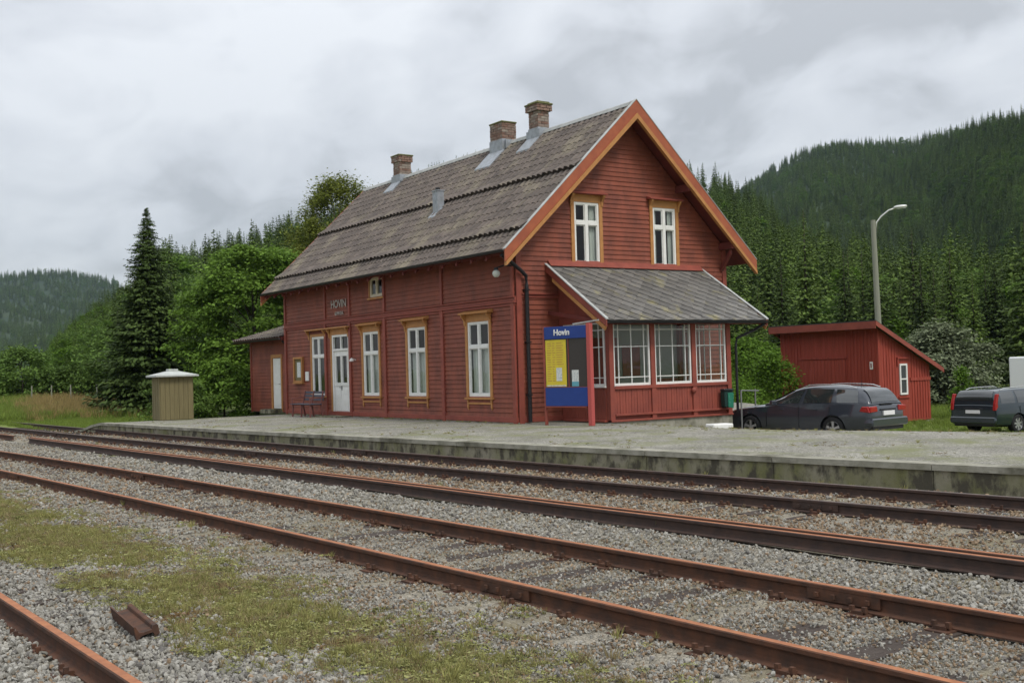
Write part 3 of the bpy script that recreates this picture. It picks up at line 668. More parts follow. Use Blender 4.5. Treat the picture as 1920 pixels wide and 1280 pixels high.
mb.tube([(2.40, 6.2, 2.36), (2.2, 6.0, 2.2), (2.02, 5.55, 2.0), (2.02, 5.5, 1.8), (2.02, 5.5, .05)], .035, 8)
mb.build('gutter', M['black'], H)

# ---- roof
def tiles(mb, origin, ax, sl, nrm, width, slen, seams=(), tw=.235, course=.335, lift=.020, amp=.030, thick=.02, raised=.085):
    """pantile courses; origin = eave corner, ax = unit along eave, sl = unit up slope"""
    O, A_, S_, N_ = map(Vector, (origin, ax, sl, nrm)); ncol = int(round(width/tw)); tw = width/ncol
    tiers = [0, *seams, slen]; base = 0
    for ti in range(len(tiers)-1):
        s0, s1 = tiers[ti], tiers[ti+1]; nc = max(1, int(round((s1-s0)/course))); cl = (s1-s0)/nc
        for c_ in range(nc):
            for k in range(ncol):
                first = c_ == 0 and ti > 0
                a = s0+c_*cl-(.10 if first else .03)-(random.uniform(0, .03) if first else random.uniform(-.006, .008))
                b_ = s0+(c_+1)*cl+.02; jl = random.uniform(-.003, .004); tz = raised*ti if first else 0
                vs = []; m_ = 6
                for (s_, h) in ((a, lift+jl+(raised if first else 0)), (b_, (.0))):
                    for j in range(m_+1):
                        u = j/m_; pr_ = amp*(math.cos(2*math.pi*(u-.25))+.35*math.cos(4*math.pi*u)); p = O+A_*(tw*(k+u))+S_*s_+N_*(h+pr_+.03); vs.append(p)
                for j in range(m_+1): vs.append(vs[j]-N_*(thick+(raised*.9 if first else 0)))
                n_ = m_+1
                mb.add(vs, [(j, j+1, n_+j+1, n_+j) for j in range(m_)], 0); b0 = len(mb.v)-len(vs)
                for j in range(m_): mb.f.append([b0+2*n_+j, b0+2*n_+j+1, b0+j+1, b0+j]); mb.m.append(1 if first else 0)
def roof_deck(mb, x0, x1, t=.12):
    pts = [(-EV, ZE), (YM, ZRG), (Wd+EV, ZE), (Wd+EV, ZE-t), (YM, ZRG-t-.03), (-EV, ZE-t)]
    mb.prism(pts[:2]+[pts[4], pts[5]], 'x', x0, x1); mb.prism([pts[1], pts[2], pts[3], pts[4]], 'x', x0, x1)
mb = MB(); roof_deck(mb, -L-OX+.04, OX-.04)
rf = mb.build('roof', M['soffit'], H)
M['tile_i'] = mat('roof_tile_weathered', (.152, .125, .108), .8, (.096, .081, .073), 3, c3=(.215, .188, .138), scale3=.9, isl=.15, bump=.5, bscale=35, lo3=.5, hi3=.72)
cs, sn = math.cos(SANG), math.sin(SANG); slen = (YM+EV)/cs
mb = MB()
tiles(mb, (-L-OX+.02, -EV-.05, ZE-.05*SL), (1, 0, 0), (0, cs, sn), (0, -sn, cs), L+2*OX-.06, slen+.05, seams=(.84, 3.22))
tiles(mb, (-L-OX+.02, Wd+EV+.05, ZE-.05*SL), (1, 0, 0), (0, -cs, sn), (0, sn, cs), L+2*OX-.06, slen+.05, seams=(.84, 3.22))
mb.build('roof_tiles', [M['tile_i'], M['tileend']], H)
mb = MB()
for k in range(30):   # ridge capping pieces
    a = -L-OX+.1+k*(L+2*OX-.25)/30; b_ = a+(L+2*OX-.25)/30-.01; h = .02*(k % 2)
    mb.prism([(YM-.17, ZRG-.07+h*.2), (YM-.13, ZRG+.03), (YM, ZRG+.085+h*.3), (YM+.13, ZRG+.03), (YM+.17, ZRG-.07)], 'x', a, b_)
mb.build('ridge_cap', M['ridge'], rf)
for (x0, x1) in ((OX-.045, OX), (-L-OX, -L-OX+.045)):
    for sgn in (1, -1):
        mb = MB(); mo = MB()
        f = (lambda y: y) if sgn == 1 else (lambda y: Wd-y)
        e0 = -EV-.12; z0 = ZE-.12*SL
        zt = lambda y: ZE+SL*(y+EV)+.085
        mb.prism([(f(e0), zt(e0)), (f(YM), zt(YM)), (f(YM), zt(YM)-.36), (f(e0), zt(e0)-.30)], 'x', x0, x1)
        w0, w1 = (x0+.0, x1+.035) if x0 > 0 else (x0-.035, x1)
        mo.prism([(f(e0+.015), zt(e0)-.30), (f(YM), zt(YM)-.36), (f(YM), zt(YM)-.50), (f(e0+.015), zt(e0)-.40)], 'x', w0-.02, w1)
        mb.build('barge_board', M['orange'], H); mo.build('barge_trim', M['ochre'], H)
mb = MB()
for sgn in (1, -1):
    f = (lambda y: y) if sgn == 1 else (lambda y: Wd-y)
    for k in range(14):
        ya = -EV-.12+k*(YM+EV+.12)/14; yb = ya+(YM+EV+.12)/14
        zz = lambda y: ZE+SL*(y+EV)+.088
        mb.prism([(f(ya), zz(ya)), (f(yb), zz(yb)), (f(yb), zz(yb)+.02), (f(ya), zz(ya)+.02)], 'x', OX-.10, OX+.012)
mb.build('verge_flashing', M['ridge'], rf)
mb = MB()     # purlin ends, rafters under the eaves
for y in (.02, 1.75, 5.47, 7.05):
    z = roof_under(y)-.02
    mb.box(.0, OX-.05, y-.07, y+.07, z-.19, z-.0)
mb.prism([(0.0, 3.9), (.0, 3.99), (.42, 4.52), (.42, 4.40)], 'y', 7.0, 7.1)
for k in range(22):
    x = -L-.3+k*(L+.6)/21
    mb.prism([(-EV-.02, ZE-.13), (0.0, ZE-.13+SL*EV), (0, ZE-.27+SL*EV), (-EV-.02, ZE-.22)], 'x', x-.04, x+.04)
mb.box(-L-.02, 0, -.09, 0, ztop-.12, ztop+.02)
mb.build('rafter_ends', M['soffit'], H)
# chimneys
def brick_tex():
    m = bpy.data.materials.new('chimney_brick'); m.use_nodes = True; t = m.node_tree; n = t.nodes; l = t.links; b = n['Principled BSDF']; b.inputs['Roughness'].default_value = .9
    g = n.new('ShaderNodeNewGeometry'); nz = n.new('ShaderNodeTexNoise'); nz.inputs['Scale'].default_value = 9; l.new(g.outputs['Position'], nz.inputs['Vector'])
    c_ = n.new('ShaderNodeValToRGB'); l.new(g.outputs['Random Per Island'], c_.inputs[0]); e = c_.color_ramp.elements
    e[0].color = (.22, .12, .09, 1); e[1].color = (.44, .38, .32, 1); x = e.new(.35); x.color = (.34, .21, .16, 1); x = e.new(.7); x.color = (.27, .19, .155, 1)
    mx_ = n.new('ShaderNodeMix'); mx_.data_type = 'RGBA'; mx_.blend_type = 'MULTIPLY'; mx_.inputs[0].default_value = .6; l.new(c_.outputs[0], mx_.inputs[6]); l.new(nz.outputs[0], mx_.inputs[7]); l.new(mx_.outputs[2], b.inputs['Base Color'])
    return m
M['brick'] = brick_tex()
def chimney(xc, yc, wx, wy, ztop_, flare=0, cap=False, skirt=.55):
    mb = MB(); zb = ZRG-1.0; mb.box(xc-wx/2+.012, xc+wx/2-.012, yc-wy/2+.012, yc+wy/2-.012, zb, ztop_-.01, 1)
    z = zb; i = 0
    while z < ztop_-.02:
        f = flare if z > ztop_-.24 else 0; hx, hy = wx/2+f, wy/2+f
        for (P, w_, s_) in ((lambda u, o: (xc+u, yc-hy-o), hx, 0), (lambda u, o: (xc+u, yc+hy+o), hx, 0), (lambda u, o: (xc+hx+o, yc+u), hy, 1), (lambda u, o: (xc-hx-o, yc+u), hy, 1)):
            u = -w_-(.11 if (i+s_) % 2 else 0)
            while u < w_:
                a, b_ = max(u, -w_), min(u+.215, w_)
                if b_-a > .03:
                    o1 = random.uniform(-.002, .010); p = [P(a+.004, -.05), P(b_-.004, -.05), P(b_-.004, o1), P(a+.004, o1)]
                    mb.add([(*q, zz) for zz in (z+.006, min(z+.070, ztop_)) for q in p], [(3, 2, 1, 0), (4, 5, 6, 7), (0, 1, 5, 4), (1, 2, 6, 5), (2, 3, 7, 6), (3, 0, 4, 7)], 0)
                u += .225
        z += .077; i += 1
    o = mb.build('chimney', [M['brick'], M['brickwall']], rf)
    mb = MB(); mb.box(xc-wx/2-flare-.03, xc+wx/2+flare+.03, yc-wy/2-flare-.03, yc+wy/2+flare+.03, ztop_-.005, ztop_+.05)
    if cap: mb.box(xc-wx/2-flare+.04, xc+wx/2+flare-.04, yc-wy/2-flare+.04, yc+wy/2+flare-.04, ztop_+.05, ztop_+.10)
    mb.build('chimney_cap', M['moss'], rf, bevel=.02)
    mb = MB(); y0 = yc-wy/2; 
    for (ya, yb, hh, ex) in ((y0-skirt, y0-.0, .10, .10),):
        za, zb2 = ZE+SL*(ya+EV)+.10, ZE+SL*(yb+EV)+.12
        mb.add([(xc-wx/2-ex, ya, za), (xc+wx/2+ex, ya, za), (xc+wx/2+ex, yb, zb2), (xc-wx/2-ex, yb, zb2), (xc-wx/2-ex, ya, za-.06), (xc+wx/2+ex, ya, za-.06), (xc+wx/2+ex, yb, zb2-.06), (xc-wx/2-ex, yb, zb2-.06)], [(0, 1, 2, 3), (0, 1, 5, 4), (1, 2, 6, 5), (3, 0, 4, 7)])
    mb.box(xc-wx/2-.02, xc+wx/2+.02, y0-.02, yc+wy/2+.02, ZRG-.45, ZRG+.10 if not cap else ZRG+.13)
    mb.box(xc-wx/2-.10, xc+wx/2+.10, YM-.30, YM+.30, ZRG-.2, ZRG+.06)
    mb.build('chimney_flashing', M['zinc'], rf)
chimney(-3.72, 3.55, .46, .40, 9.05, .07, True, .42)
chimney(-5.55, 3.50, .66, .52, 8.85, 0, False, .55)
chimney(-12.15, 3.58, .46, .46, 9.0, .05, False, .38)
mb = MB(); vx, vy = -5.95, 1.36; vz = ZE+SL*(vy+EV)
mb.box(vx-.15, vx+.15, vy-.10, vy+.12, vz-.1, vz+.62); mb.box(vx-.17, vx+.17, vy-.12, vy+.14, vz+.62, vz+.65)
mb.prism([(vy-.25, vz-.25*SL+.08), (vy+.1, vz+.1*SL+.08), (vy+.1, vz+.1*SL+.02), (vy-.25, vz-.25*SL+.02)], 'x', vx-.2, vx+.2)
mb.lathe([(.07, 0), (.07, .10), (0, .12)], (vx, vy, vz+.63), 12, 1)
mb.build('roof_vent', [M['zinc'], M['black']], rf)

# ---- porch
p0, p1, pz, ps = 1.326, 5.378, 2.43, .882
posts = [p0+.07, 2.715, 4.085, p1-.07]
mb = MB()
for y in posts: mb.box(PX-.13, PX+.02, y-.07, y+.07, .02, pz)
for y in (p0, p1): mb.box(0.02, .15, y-.0 if y == p0 else y-.13, y+.13 if y == p0 else y, .02, pz)
mb.box(PX-.14, PX+.035, p0-.02, p1+.02, pz, pz+.16); mb.box(PX-.10, PX+.05, p0, p1, .02, .07); mb.box(PX-.05, PX+.045, p0+.14, p1-.14, .16, .21)
for y in (p0, p1):
    s = -1 if y == p0 else 1
    mb.box(0.05, PX-.14, y-.06, y+.06, pz, pz+.16); mb.box(.15, PX-.13, y-.06-(.02 if s < 0 else 0), y+.06, .02, .07)
    mb.prism([(0.0, 3.80), (2.0, 2.56), (2.0, pz+.1), (0, pz+.1)], 'y', y-.03, y+.03)
mb.box(PX-.16, PX+.03, p0+.14, p1-.14, .80, .882)
mb.build('porch_frame', M['redtrim'], H, bevel=.006)
mb = MB()
bays = [(posts[i]+.07, posts[i+1]-.07) for i in range(3)]
for a, b_ in bays:
    n = int((b_-a)/.085); d = (b_-a)/n
    for k in range(n):
        mb.box(PX-.07, PX-.02-(.004 if k % 2 else 0), a+k*d+.004, a+(k+1)*d-.004, .21, .80)
    mb.box(PX-.10, PX-.055, a, b_, .05, .82)
for y in (p0, p1):
    s = -1 if y == p0 else 1
    for k in range(18):
        xa = .15+k*(PX-.28)/18; mb.box(xa+.004, xa+(PX-.28)/18-.004, y-.02*s-.02, y+.02*s+.001*(k % 2), .07, .86)
mb.build('porch_panel', M['redtrim'], H)
mb = MB(); mb.box(.0, PX-.03, p0+.03, p1-.03, -.25, .04); mb.box(-.05, PX+.0, p0, p1, -.8, .018, 1)
mb.build('porch_floor', [M['hutwood'], M['coping']], H)
mb = MB(); mb.box(.03, .05, p0+.1, p1-.1, .04, 3.6); mb.box(.05, PX-.12, p0+.08, p1-.08, pz+.10, pz+.13)
mb.build('porch_inner_wall', M['insidelight'], H)
mb = MB(); mb.box(.06, .10, 2.3, 3.1, .05, 2.1); mb.box(.055, .075, 3.3, 3.9, 1.1, 1.9); mb.box(.06, .4, 4.2, 5.2, .45, .5); mb.box(.06, .1, 4.2, 5.2, .5, 1.0)
mb.build('porch_inner_door', M['redtrim'], H)
mb = MB(); mb.box(1.3, 1.7, 1.7, 5.0, .45, .5); mb.box(1.35, 1.4, 1.8, 1.85, .05, .45); mb.box(1.35, 1.4, 4.8, 4.85, .05, .45); mb.build('porch_bench', M['hutwood'], H)
def porch_window(P, a, b_, vf=(.12, .5, .88), hf=(.10, .385, .90)):
    z0, z1 = ps, pz; w = .045; mb = MB(); o0, o1 = -.03, .02
    BX(mb, P, a, a+w, z0, z1, o0, o1); BX(mb, P, b_-w, b_, z0, z1, o0, o1); BX(mb, P, a+w, b_-w, z0, z0+w+.015, o0, o1); BX(mb, P, a+w, b_-w, z1-w, z1, o0, o1)
    BX(mb, P, a-.03, b_+.03, z0-.03, z0-.002, -.05, .06)
    ia, ib, ja, jb = a+w, b_-w, z0+w+.015, z1-w
    for f in vf: u = ia+(ib-ia)*f; BX(mb, P, u-.010, u+.010, ja, jb, -.015, .010)
    for f in hf: z = jb-(jb-ja)*f; BX(mb, P, ia, ib, z-.010, z+.010, -.013, .013)
    f = mb.build('porch_window', M['white'], H)
    mb = MB(); mb.add([P(ia, ja, -.002), P(ib, ja, -.002), P(ib, jb, -.002), P(ia, jb, -.002)], [(0, 1, 2, 3)]); mb.build('pane', M['glass'], f)
for a, b_ in bays: porch_window(lambda u, z, o: (PX-.04+o, u, z), a+.01, b_-.01)
porch_window(lambda u, z, o: (u, p0+.0-o, z), .17, PX-.15, vf=(.12, .5, .88)); porch_window(lambda u, z, o: (u, p1+o, z), .17, PX-.15)
# porch roof
q0, q1 = .945, 6.284; q1 = 5.76+.0
q0, q1 = .945, 6.284
RX, RZ0, RZ1 = 2.339, 3.964, 2.456; psl = (RZ0-RZ1)/RX; pa = math.atan(psl); plen = RX/math.cos(pa)
mb = MB(); mb.prism([(0, RZ0-.03), (RX, RZ1-.03), (RX, RZ1-.11), (0, RZ0-.13)], 'y', q0+.03, q1-.03)
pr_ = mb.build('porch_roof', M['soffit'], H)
mb = MB(); dg_ = .40; ax = Vector((0, 1, 0)); sp_ = Vector((-math.cos(pa), 0, math.sin(pa))); nn = Vector((math.sin(pa), 0, math.cos(pa))); O = Vector((RX+.03, q0, RZ1-.02))
wd = q1-q0; nr = int((plen+.1)/(dg_/2))+2
for r_ in range(-1, nr):
    for k in range(-1, int(wd/dg_)+2):
        cu_ = (k+(.5 if r_ % 2 else 0))*dg_; cv = r_*dg_/2
        pts = [(cu_, cv-dg_/2*1.05), (cu_+dg_/2*.97, cv), (cu_, cv+dg_/2), (cu_-dg_/2*.97, cv)]; j = random.uniform(0, .006)
        hh = [.030+j, .018+j, .004, .018+j]
        cl = [(min(max(a, 0), wd), min(max(b_, 0), plen+.03)) for a, b_ in pts]
        area = abs(sum(cl[i][0]*cl[(i+1) % 4][1]-cl[(i+1) % 4][0]*cl[i][1] for i in range(4)))/2
        if area < .002: continue
        top = [O+ax*a+sp_*b_+nn*h for (a, b_), h in zip(cl, hh)]; bot = [p-nn*.012 for p in top]
        mb.add(top+bot, [(0, 1, 2, 3), (0, 1, 5, 4), (3, 0, 4, 7)])
mb.build('slates', M['slate'], pr_)
mb = MB(); mb.add([O+ax*a+sp_*b_-nn*.004 for a, b_ in ((0, 0), (wd, 0), (wd, plen), (0, plen))], [(0, 1, 2, 3)]); mb.build('slate_underlay', M['tileend'], pr_)
for y, s in ((q0, -1), (q1, 1)):
    mb = MB(); mo = MB(); fl = MB()
    ya, yb = (y-.03, y+.0) if s < 0 else (y, y+.03)
    mb.prism([(0, RZ0+.03), (RX+.05, RZ1-.03+.03), (RX+.05, RZ1-.16), (0, RZ0-.17)], 'y', ya, yb)
    mo.prism([(0.3, RZ0-.17-.3*psl), (RX+.02, RZ1-.16), (RX-.02, RZ1-.24), (0.3, RZ0-.26-.3*psl)], 'y', ya-.01 if s < 0 else ya+.0, yb+.01)
    fl.prism([(-.01, RZ0+.055), (RX+.06, RZ1+.015+.03), (RX+.06, RZ1+.0+.01), (-.01, RZ0+.031)], 'y', ya-.02, yb+.03)
    mb.build('porch_barge', M['redtrim'], H); mo.build('porch_barge_trim', M['ochre'], H); fl.build('porch_flashing', M['ridge'], H)
mb = MB(); mb.prism([(.0, RZ0+.14), (.012, RZ0+.14), (.16, RZ0-.03), (.14, RZ0-.04), (0, RZ0+.04)], 'y', q0+.05, q1-.05); mb.build('wall_flashing', M['redtrim'], H)
mb = MB()
for y in (q0+.03, 5.95): mb.bar((.06, y if y < 2 else y, 2.75), (2.2, y, 2.42), .07, .09)
mb.build('porch_bracket', M['soffit'], H)
mb = MB(); mb.lathe([(0, 0), (.07, .0), (.075, .03), (.05, .06), (0, .07)], (PX+.02, 4.02, .70), 14, 0, 'x'); mb.build('alarm_bell', M['redtrim'], H, smooth=True)

# ---- annex at the far end
AX0, AX1, AY = -18.72, -L-.02, .35; AD = 5.2; AZE = 2.72; ASL = .27
PA = lambda u, z, o: (u, AY-o, z)
mb = MB(); ah = [(-16.62, -15.68, .04, 2.05)]; atop = AZE-.12+ASL*.5
siding(mb, PA, AX0, AX1, .03, atop, ah); siding(mb, lambda u, z, o: (AX0-o, u, z), AY, AY+AD, .03, atop+.1, [])
mb.build('annex_wall', M['red'], H)
mb = MB(); backing(mb, PA, AX0, AX1, 0, lambda u: atop, ah); mb.box(AX0, AX0+.12, AY, AY+AD, 0, atop); mb.box(AX0, AX1, AY+AD-.1, AY+AD, 0, atop); mb.box(AX0+.1, AX1, AY+.1, AY+AD, 0, .04); mb.build('annex_inner_wall', M['inside'], H)
mb = MB(); a, b_ = -16.55, -15.75; BX(mb, PA, a, b_, .16, 2.0, -.04, .0)
for q in ((.26, .9), (1.05, 1.85)): BX(mb, PA, a+.12, b_-.12, q[0], q[1], 0, .012)
ad_ = mb.build('annex_door', M['white'], H, bevel=.003)
mb = MB(); mb.bar(PA(b_-.08, 1.05, .04), PA(b_-.2, 1.05, .04), .02); mb.build('door_handle', M['steel'], ad_)
mb = MB(); BX(mb, PA, a-.12, a-.005, .04, 2.14, -.03, .045); BX(mb, PA, b_+.005, b_+.12, .04, 2.14, -.03, .045); BX(mb, PA, a-.005, b_+.005, 2.01, 2.14, -.03, .04); mb.build('annex_door_casing', M['ochre'], H, bevel=.004)
mb = MB(); mb.box(a-.1, b_+.1, AY-.5, AY+.02, 0, .14); mb.build('annex_step', M['concrete'], H)
mb = MB(); mb.box(AX0-.02, AX0+.10, AY-.045, AY, .0, atop); mb.build('annex_corner_board', M['redtrim'], H)
mb = MB(); ym = AY+AD/2; zr2 = AZE+ASL*(ym-AY+.5)
mb.prism([(AY-.5, AZE), (ym, zr2), (AY+AD+.5, AZE), (AY+AD+.5, AZE-.12), (ym, zr2-.14), (AY-.5, AZE-.12)], 'x', AX0-.5, AX1+.0)
ar = mb.build('annex_roof', M['soffit'], H)
mb = MB(); aa = math.atan(ASL); ca, sa = math.cos(aa), math.sin(aa)
tiles(mb, (AX0-.52, AY-.54, AZE-.01), (1, 0, 0), (0, ca, sa), (0, -sa, ca), AX1-AX0+.5, (ym-AY+.54)/ca)
tiles(mb, (AX0-.52, AY+AD+.54, AZE-.01), (1, 0, 0), (0, -ca, sa), (0, sa, ca), AX1-AX0+.5, (ym-AY+.54)/ca)
mb.build('annex_tiles', [M['tile_i'], M['tileend']], ar)
mb = MB(); gutter(mb, AX0-.5, AX1-.02, AY-.58, AZE-.04, .055); mb.tube([(-14.62, -.15, 2.68), (-14.62, .1, 2.4), (-14.62, .18, 2.2), (-14.62, .18, .05)], .04, 8); mb.build('annex_gutter', M['black'], H)

# ---------------------------------------------------------------- station yard furniture
A_, B_ = Vector((1.15, -.02, 0)), Vector((2.49, .32, 0)); dv_ = (B_-A_).normalized(); nv = Vector((dv_.y, -dv_.x, 0)); wB = (B_-A_).length
PQ = lambda u, z, o: tuple(A_+dv_*u+nv*o+Vector((0, 0, z)))
T = empty('timetable_board', tuple(A_), 0, 'freestanding blue timetable board with a yellow poster, beside the porch', 'timetable board')
def under(o): o.parent = T; o.matrix_parent_inverse = Matrix.Translation(-A_); return o
mb = MB(); BX(mb, PQ, .06, wB-.06, 2.04, 2.33, -.05, .05); hd = under(mb.build('header_panel', M['blue'], bevel=.005))
mb = MB(); BX(mb, PQ, .06, wB-.06, .46, .90, -.05, .05); under(mb.build('lower_panel', M['blue'], bevel=.005))
mb = MB(); BX(mb, PQ, .06, wB-.06, .902, 2.038, -.04, .02); under(mb.build('back_board', M['brownglass']))
mb = MB(); BX(mb, PQ, .08, .70, .915, 2.02, .022, .032); yp = under(mb.build('yellow_timetable', M['yellow']))
mb = MB()
for k in range(17):
    for (a, b_) in ((.13, .26), (.29, .38), (.41, .63)):
        if not (k > 9 and a > .3): BX(mb, PQ, a, b_-random.uniform(0, .05), 1.93-k*.055, 1.945-k*.055, .0322, .0335)
under(mb.build('timetable_rows', M['ochre']))
mb = MB(); BX(mb, PQ, .40, .57, 1.05, 1.36, .034, .037); BX(mb, PQ, .10, .68, .925, .95, .034, .036); nt_ = mb.build('notice', M['paper']); under(nt_)
mb = MB(); BX(mb, PQ, .86, 1.06, .92, 1.30, .024, .03, 0); BX(mb, PQ, .86, 1.06, .92, 1.03, .031, .033, 1); under(mb.build('leaflet', [M['paper'], M['cyan']]))
mb = MB(); BX(mb, PQ, .06, wB-.06, .898, .91, .02, .05); BX(mb, PQ, .76, .775, .91, 2.03, .02, .035); BX(mb, PQ, .06, wB-.1, .43, .457, -.04, .055); under(mb.build('frame_strip', M['redtrim']))
mb = MB(); BX(mb, PQ, wB-.058, wB+.06, 0, 2.37, -.06, .06); under(mb.build('post', M['pinkred'], bevel=.012))
mb = MB(); BX(mb, PQ, 0, .058, 0, 2.34, -.04, .04); under(mb.build('post', M['redtrim'], bevel=.01))
ang = math.atan2(dv_.y, dv_.x)
tx = text_mesh('stop_name', 'Hovin', .20, M['white'], PQ(.60, 2.185, .056), (R(90), 0, ang)); under(tx)
mb = MB(); mb.bar(PQ(.92, 2.37, .02), PQ(wB+.30, 2.43, .02), .025, .03); mb.bar(PQ(.95, 2.33, .02), PQ(.95, 2.38, .02), .02); under(mb.build('lamp_strip', M['ridge']))

T = empty('bench', (-11.1, -.72, 0), 0, 'weathered grey-blue slatted bench under the window beside the white door', 'bench')
mb = MB(); 
for k in range(4): mb.box(-.80, .78, -.26+k*.11, -.17+k*.11, .405, .43)
mb.build('seat', M['benchblue'], T, bevel=.004)
mb = MB()
for k in range(3): mb.box(-.78, .78, .205+k*.02, .225+k*.02, .52+k*.11, .60+k*.11)
mb.build('backrest', M['benchblue'], T, bevel=.004)
for s in (-.70, .0, .70):
    mb = MB(); mb.bar((s, -.22, 0), (s, -.20, .40), .045); mb.bar((s, .22, 0), (s, .15, .42), .045); mb.bar((s, -.24, .39), (s, .18, .39), .04); mb.bar((s, .15, .40), (s, .245, .84), .035)
    if s: mb.bar((s, -.24, .60), (s, .2, .62), .04); mb.bar((s, -.22, .4), (s, -.22, .6), .035)
    mb.build('leg', M['benchred'], T)

T = empty('litter_bin', (PX+.045, 5.07, .20), 0, 'small dark green litter bin hanging on the porch corner', 'litter bin')
mb = MB(); mb.prism([(-.14, .03), (.14, .03), (.16, .44), (-.16, .44)], 'x', .0, .17); mb.build('body', M['greenblack'], T, bevel=.02)
mb = MB(); mb.prism([(-.05, .03), (.135, .0), (.15, .40), (-.06, .40)], 'x', .172, .185); mb.build('front_panel', M['green'], T, bevel=.01)
mb = MB(); mb.prism([(-.17, .44), (.17, .44), (.15, .50), (-.15, .50)], 'x', -.0, .19); mb.build('lid', M['black'], T, bevel=.015)
mb = MB(); mb.box(0, .35, 0, .52, 0, .13); o = mb.build('stone_slab', M['white'], bevel=.02); o.location = (4.45, 2.0, float(crest_drop(4.6, 2.2))-.01); o.rotation_euler = (0, 0, R(-12)); tag(o, 'low white slab lying on the gravel at the right corner of the porch', 'slab')
T = empty('handrail', (2.15, 5.50, 0), R(120), 'grey metal handrail behind the right corner of the porch', 'handrail')
for k in range(2):
    mb = MB(); mb.tube([(k*1.5, 0, -.7), (k*1.5, 0, .64)], .022, 8); mb.build('post', M['steel'], T)
mb = MB(); mb.tube([(0, 0, .64), (1.9, 0, .58)], .018, 8); mb.build('rail', M['steel'], T)

T = empty('relay_kiosk', (-14.42, -4.07, 0), R(-3), 'weathered beige wooden kiosk with a pale pyramid roof at the platform end', 'kiosk')
mb = MB(); hw = .50; hd_ = .52
for s, ax_ in ((-1, 'y'), (1, 'y'), (-1, 'x'), (1, 'x')):
    n = 7
    for k in range(n):
        a = -hd_+k*2*hd_/n+.004; b_ = a+2*hd_/n-.008; t_ = .0 if k % 2 else .010
        if ax_ == 'x': mb.box(s*hw, s*(hw+.02+t_), a, b_, .02, 1.42)
        else: mb.box(a*hw/hd_, b_*hw/hd_, s*hd_, s*(hd_+.02+t_), .02, 1.42)
mb.box(-hw, hw, -hd_, hd_, 0, 1.42); mb.build('wall', M['hutwood'], T)
mb = MB(); r_ = .70; mb.box(-r_, r_, -r_, r_, 1.42, 1.475); mb.add([(-r_, -r_, 1.475), (r_, -r_, 1.475), (r_, r_, 1.475), (-r_, r_, 1.475), (-.10, -.10, 1.63), (.10, -.10, 1.63), (.10, .10, 1.63), (-.10, .10, 1.63)], [(0, 1, 5, 4), (1, 2, 6, 5), (2, 3, 7, 6), (3, 0, 4, 7), (4, 5, 6, 7)])
mb.box(-.16, .16, -.16, .16, 1.62, 1.68); mb.build('roof', M['hutroof'], T, bevel=.01)

# ---- shed
T = empty('shed', (-3.30, 18.06, -.97), 0, 'red vertical-board shed with a lean-to roof behind the parked cars', 'shed')
SX, SY, HF, HB = -4.62, 2.95, 3.42, 2.05
mb = MB(); ssl = (HF-HB)/SY
mb.prism([(0, 0), (SY, 0), (SY, HB), (0, HF)], 'x', SX, 0)
sw = mb.build('wall', M['shedred'], T)
mb = MB(); k = 0; x = SX
while x < -.05:
    if not (-3.55 < x < -1.5): mb.box(x, x+.05, -.022, .002, .1, HF-.02)
    elif mb.v: mb.build('front_battens', M['shedred'], T); mb = MB()
    x += .158
mb.build('front_battens', M['shedred'], T); mb = MB(); mb.box(-.02, .03, -.03, .10, .1, HF-.08); mb.build('corner_board', M['shedred'], T); mb = MB()
y = .12
while y < SY-.03:
    h = HF-ssl*y-.06
    if not (.95 < y < 1.75): mb.prism([(y, .1), (y+.05, .1), (y+.05, h-.03), (y, h)], 'x', -.002, .022)
    y += .158
mb.build('side_battens', M['shedred'], T)
mb = MB(); mb.box(-3.6, -1.5, -.03, -.003, .1, 2.35); 
for k in range(13): mb.box(-3.6+k*.165, -3.6+k*.165+.155, -.045, -.031, .12, 2.33)
mb.box(-3.7, -1.4, -.07, -.003, 2.36, 2.44); mb.build('shed_door', M['shedred'], T)
mb = MB(); mb.box(-.36, -.24, -.04, -.003, 1.95, 2.22); mb.box(-.33, -.27, -.042, -.041, 2.0, 2.17, 1); mb.build('meter_plate', [M['white'], M['redtrim']], T)
mb = MB(); wy0, wy1, wz0, wz1 = 1.14, 1.58, .98, 2.12
for a in ((wy0, wy0+.07, wz0, wz1), (wy1-.07, wy1, wz0, wz1), (wy0+.07, wy1-.07, wz0, wz0+.07), (wy0+.07, wy1-.07, wz1-.07, wz1), (wy0+.07, wy1-.07, 1.53, 1.58)): mb.box(.003, .05, *a)
sw_ = mb.build('window', M['white'], T, bevel=.004)
mb = MB(); mb.box(.003, .015, wy0+.07, wy1-.07, wz0+.07, wz1-.07); mb.build('pane', M['carglass'], sw_)
mb = MB(); mb.box(.0, .08, 1.0, 1.75, 2.30, 2.36); mb.box(.0, .05, 1.05, 1.68, .86, .93); mb.box(.0, .045, 1.75, SY, 1.48, 1.60); mb.box(.0, .06, 1.0, 1.08, 2.05, 2.30); mb.build('window_trim', M['shedred'], T)
mb = MB(); o_ = .42
mb.prism([(-o_, HF+o_*ssl), (SY+.45, HB-.45*ssl), (SY+.45, HB-.45*ssl+.10), (-o_, HF+o_*ssl+.10)], 'x', SX-.2, .27)
sr = mb.build('roof', M['tar'], T)
mb = MB(); mb.prism([(-o_-.02, HF+o_*ssl-.10), (SY+.47, HB-.45*ssl-.10), (SY+.47, HB-.45*ssl+.07), (-o_-.02, HF+o_*ssl+.07)], 'x', .271, .30)
mb.prism([(-o_-.02, HF+o_*ssl-.10), (SY+.47, HB-.45*ssl-.10), (SY+.47, HB-.45*ssl+.07), (-o_-.02, HF+o_*ssl+.07)], 'x', SX-.23, SX-.201)
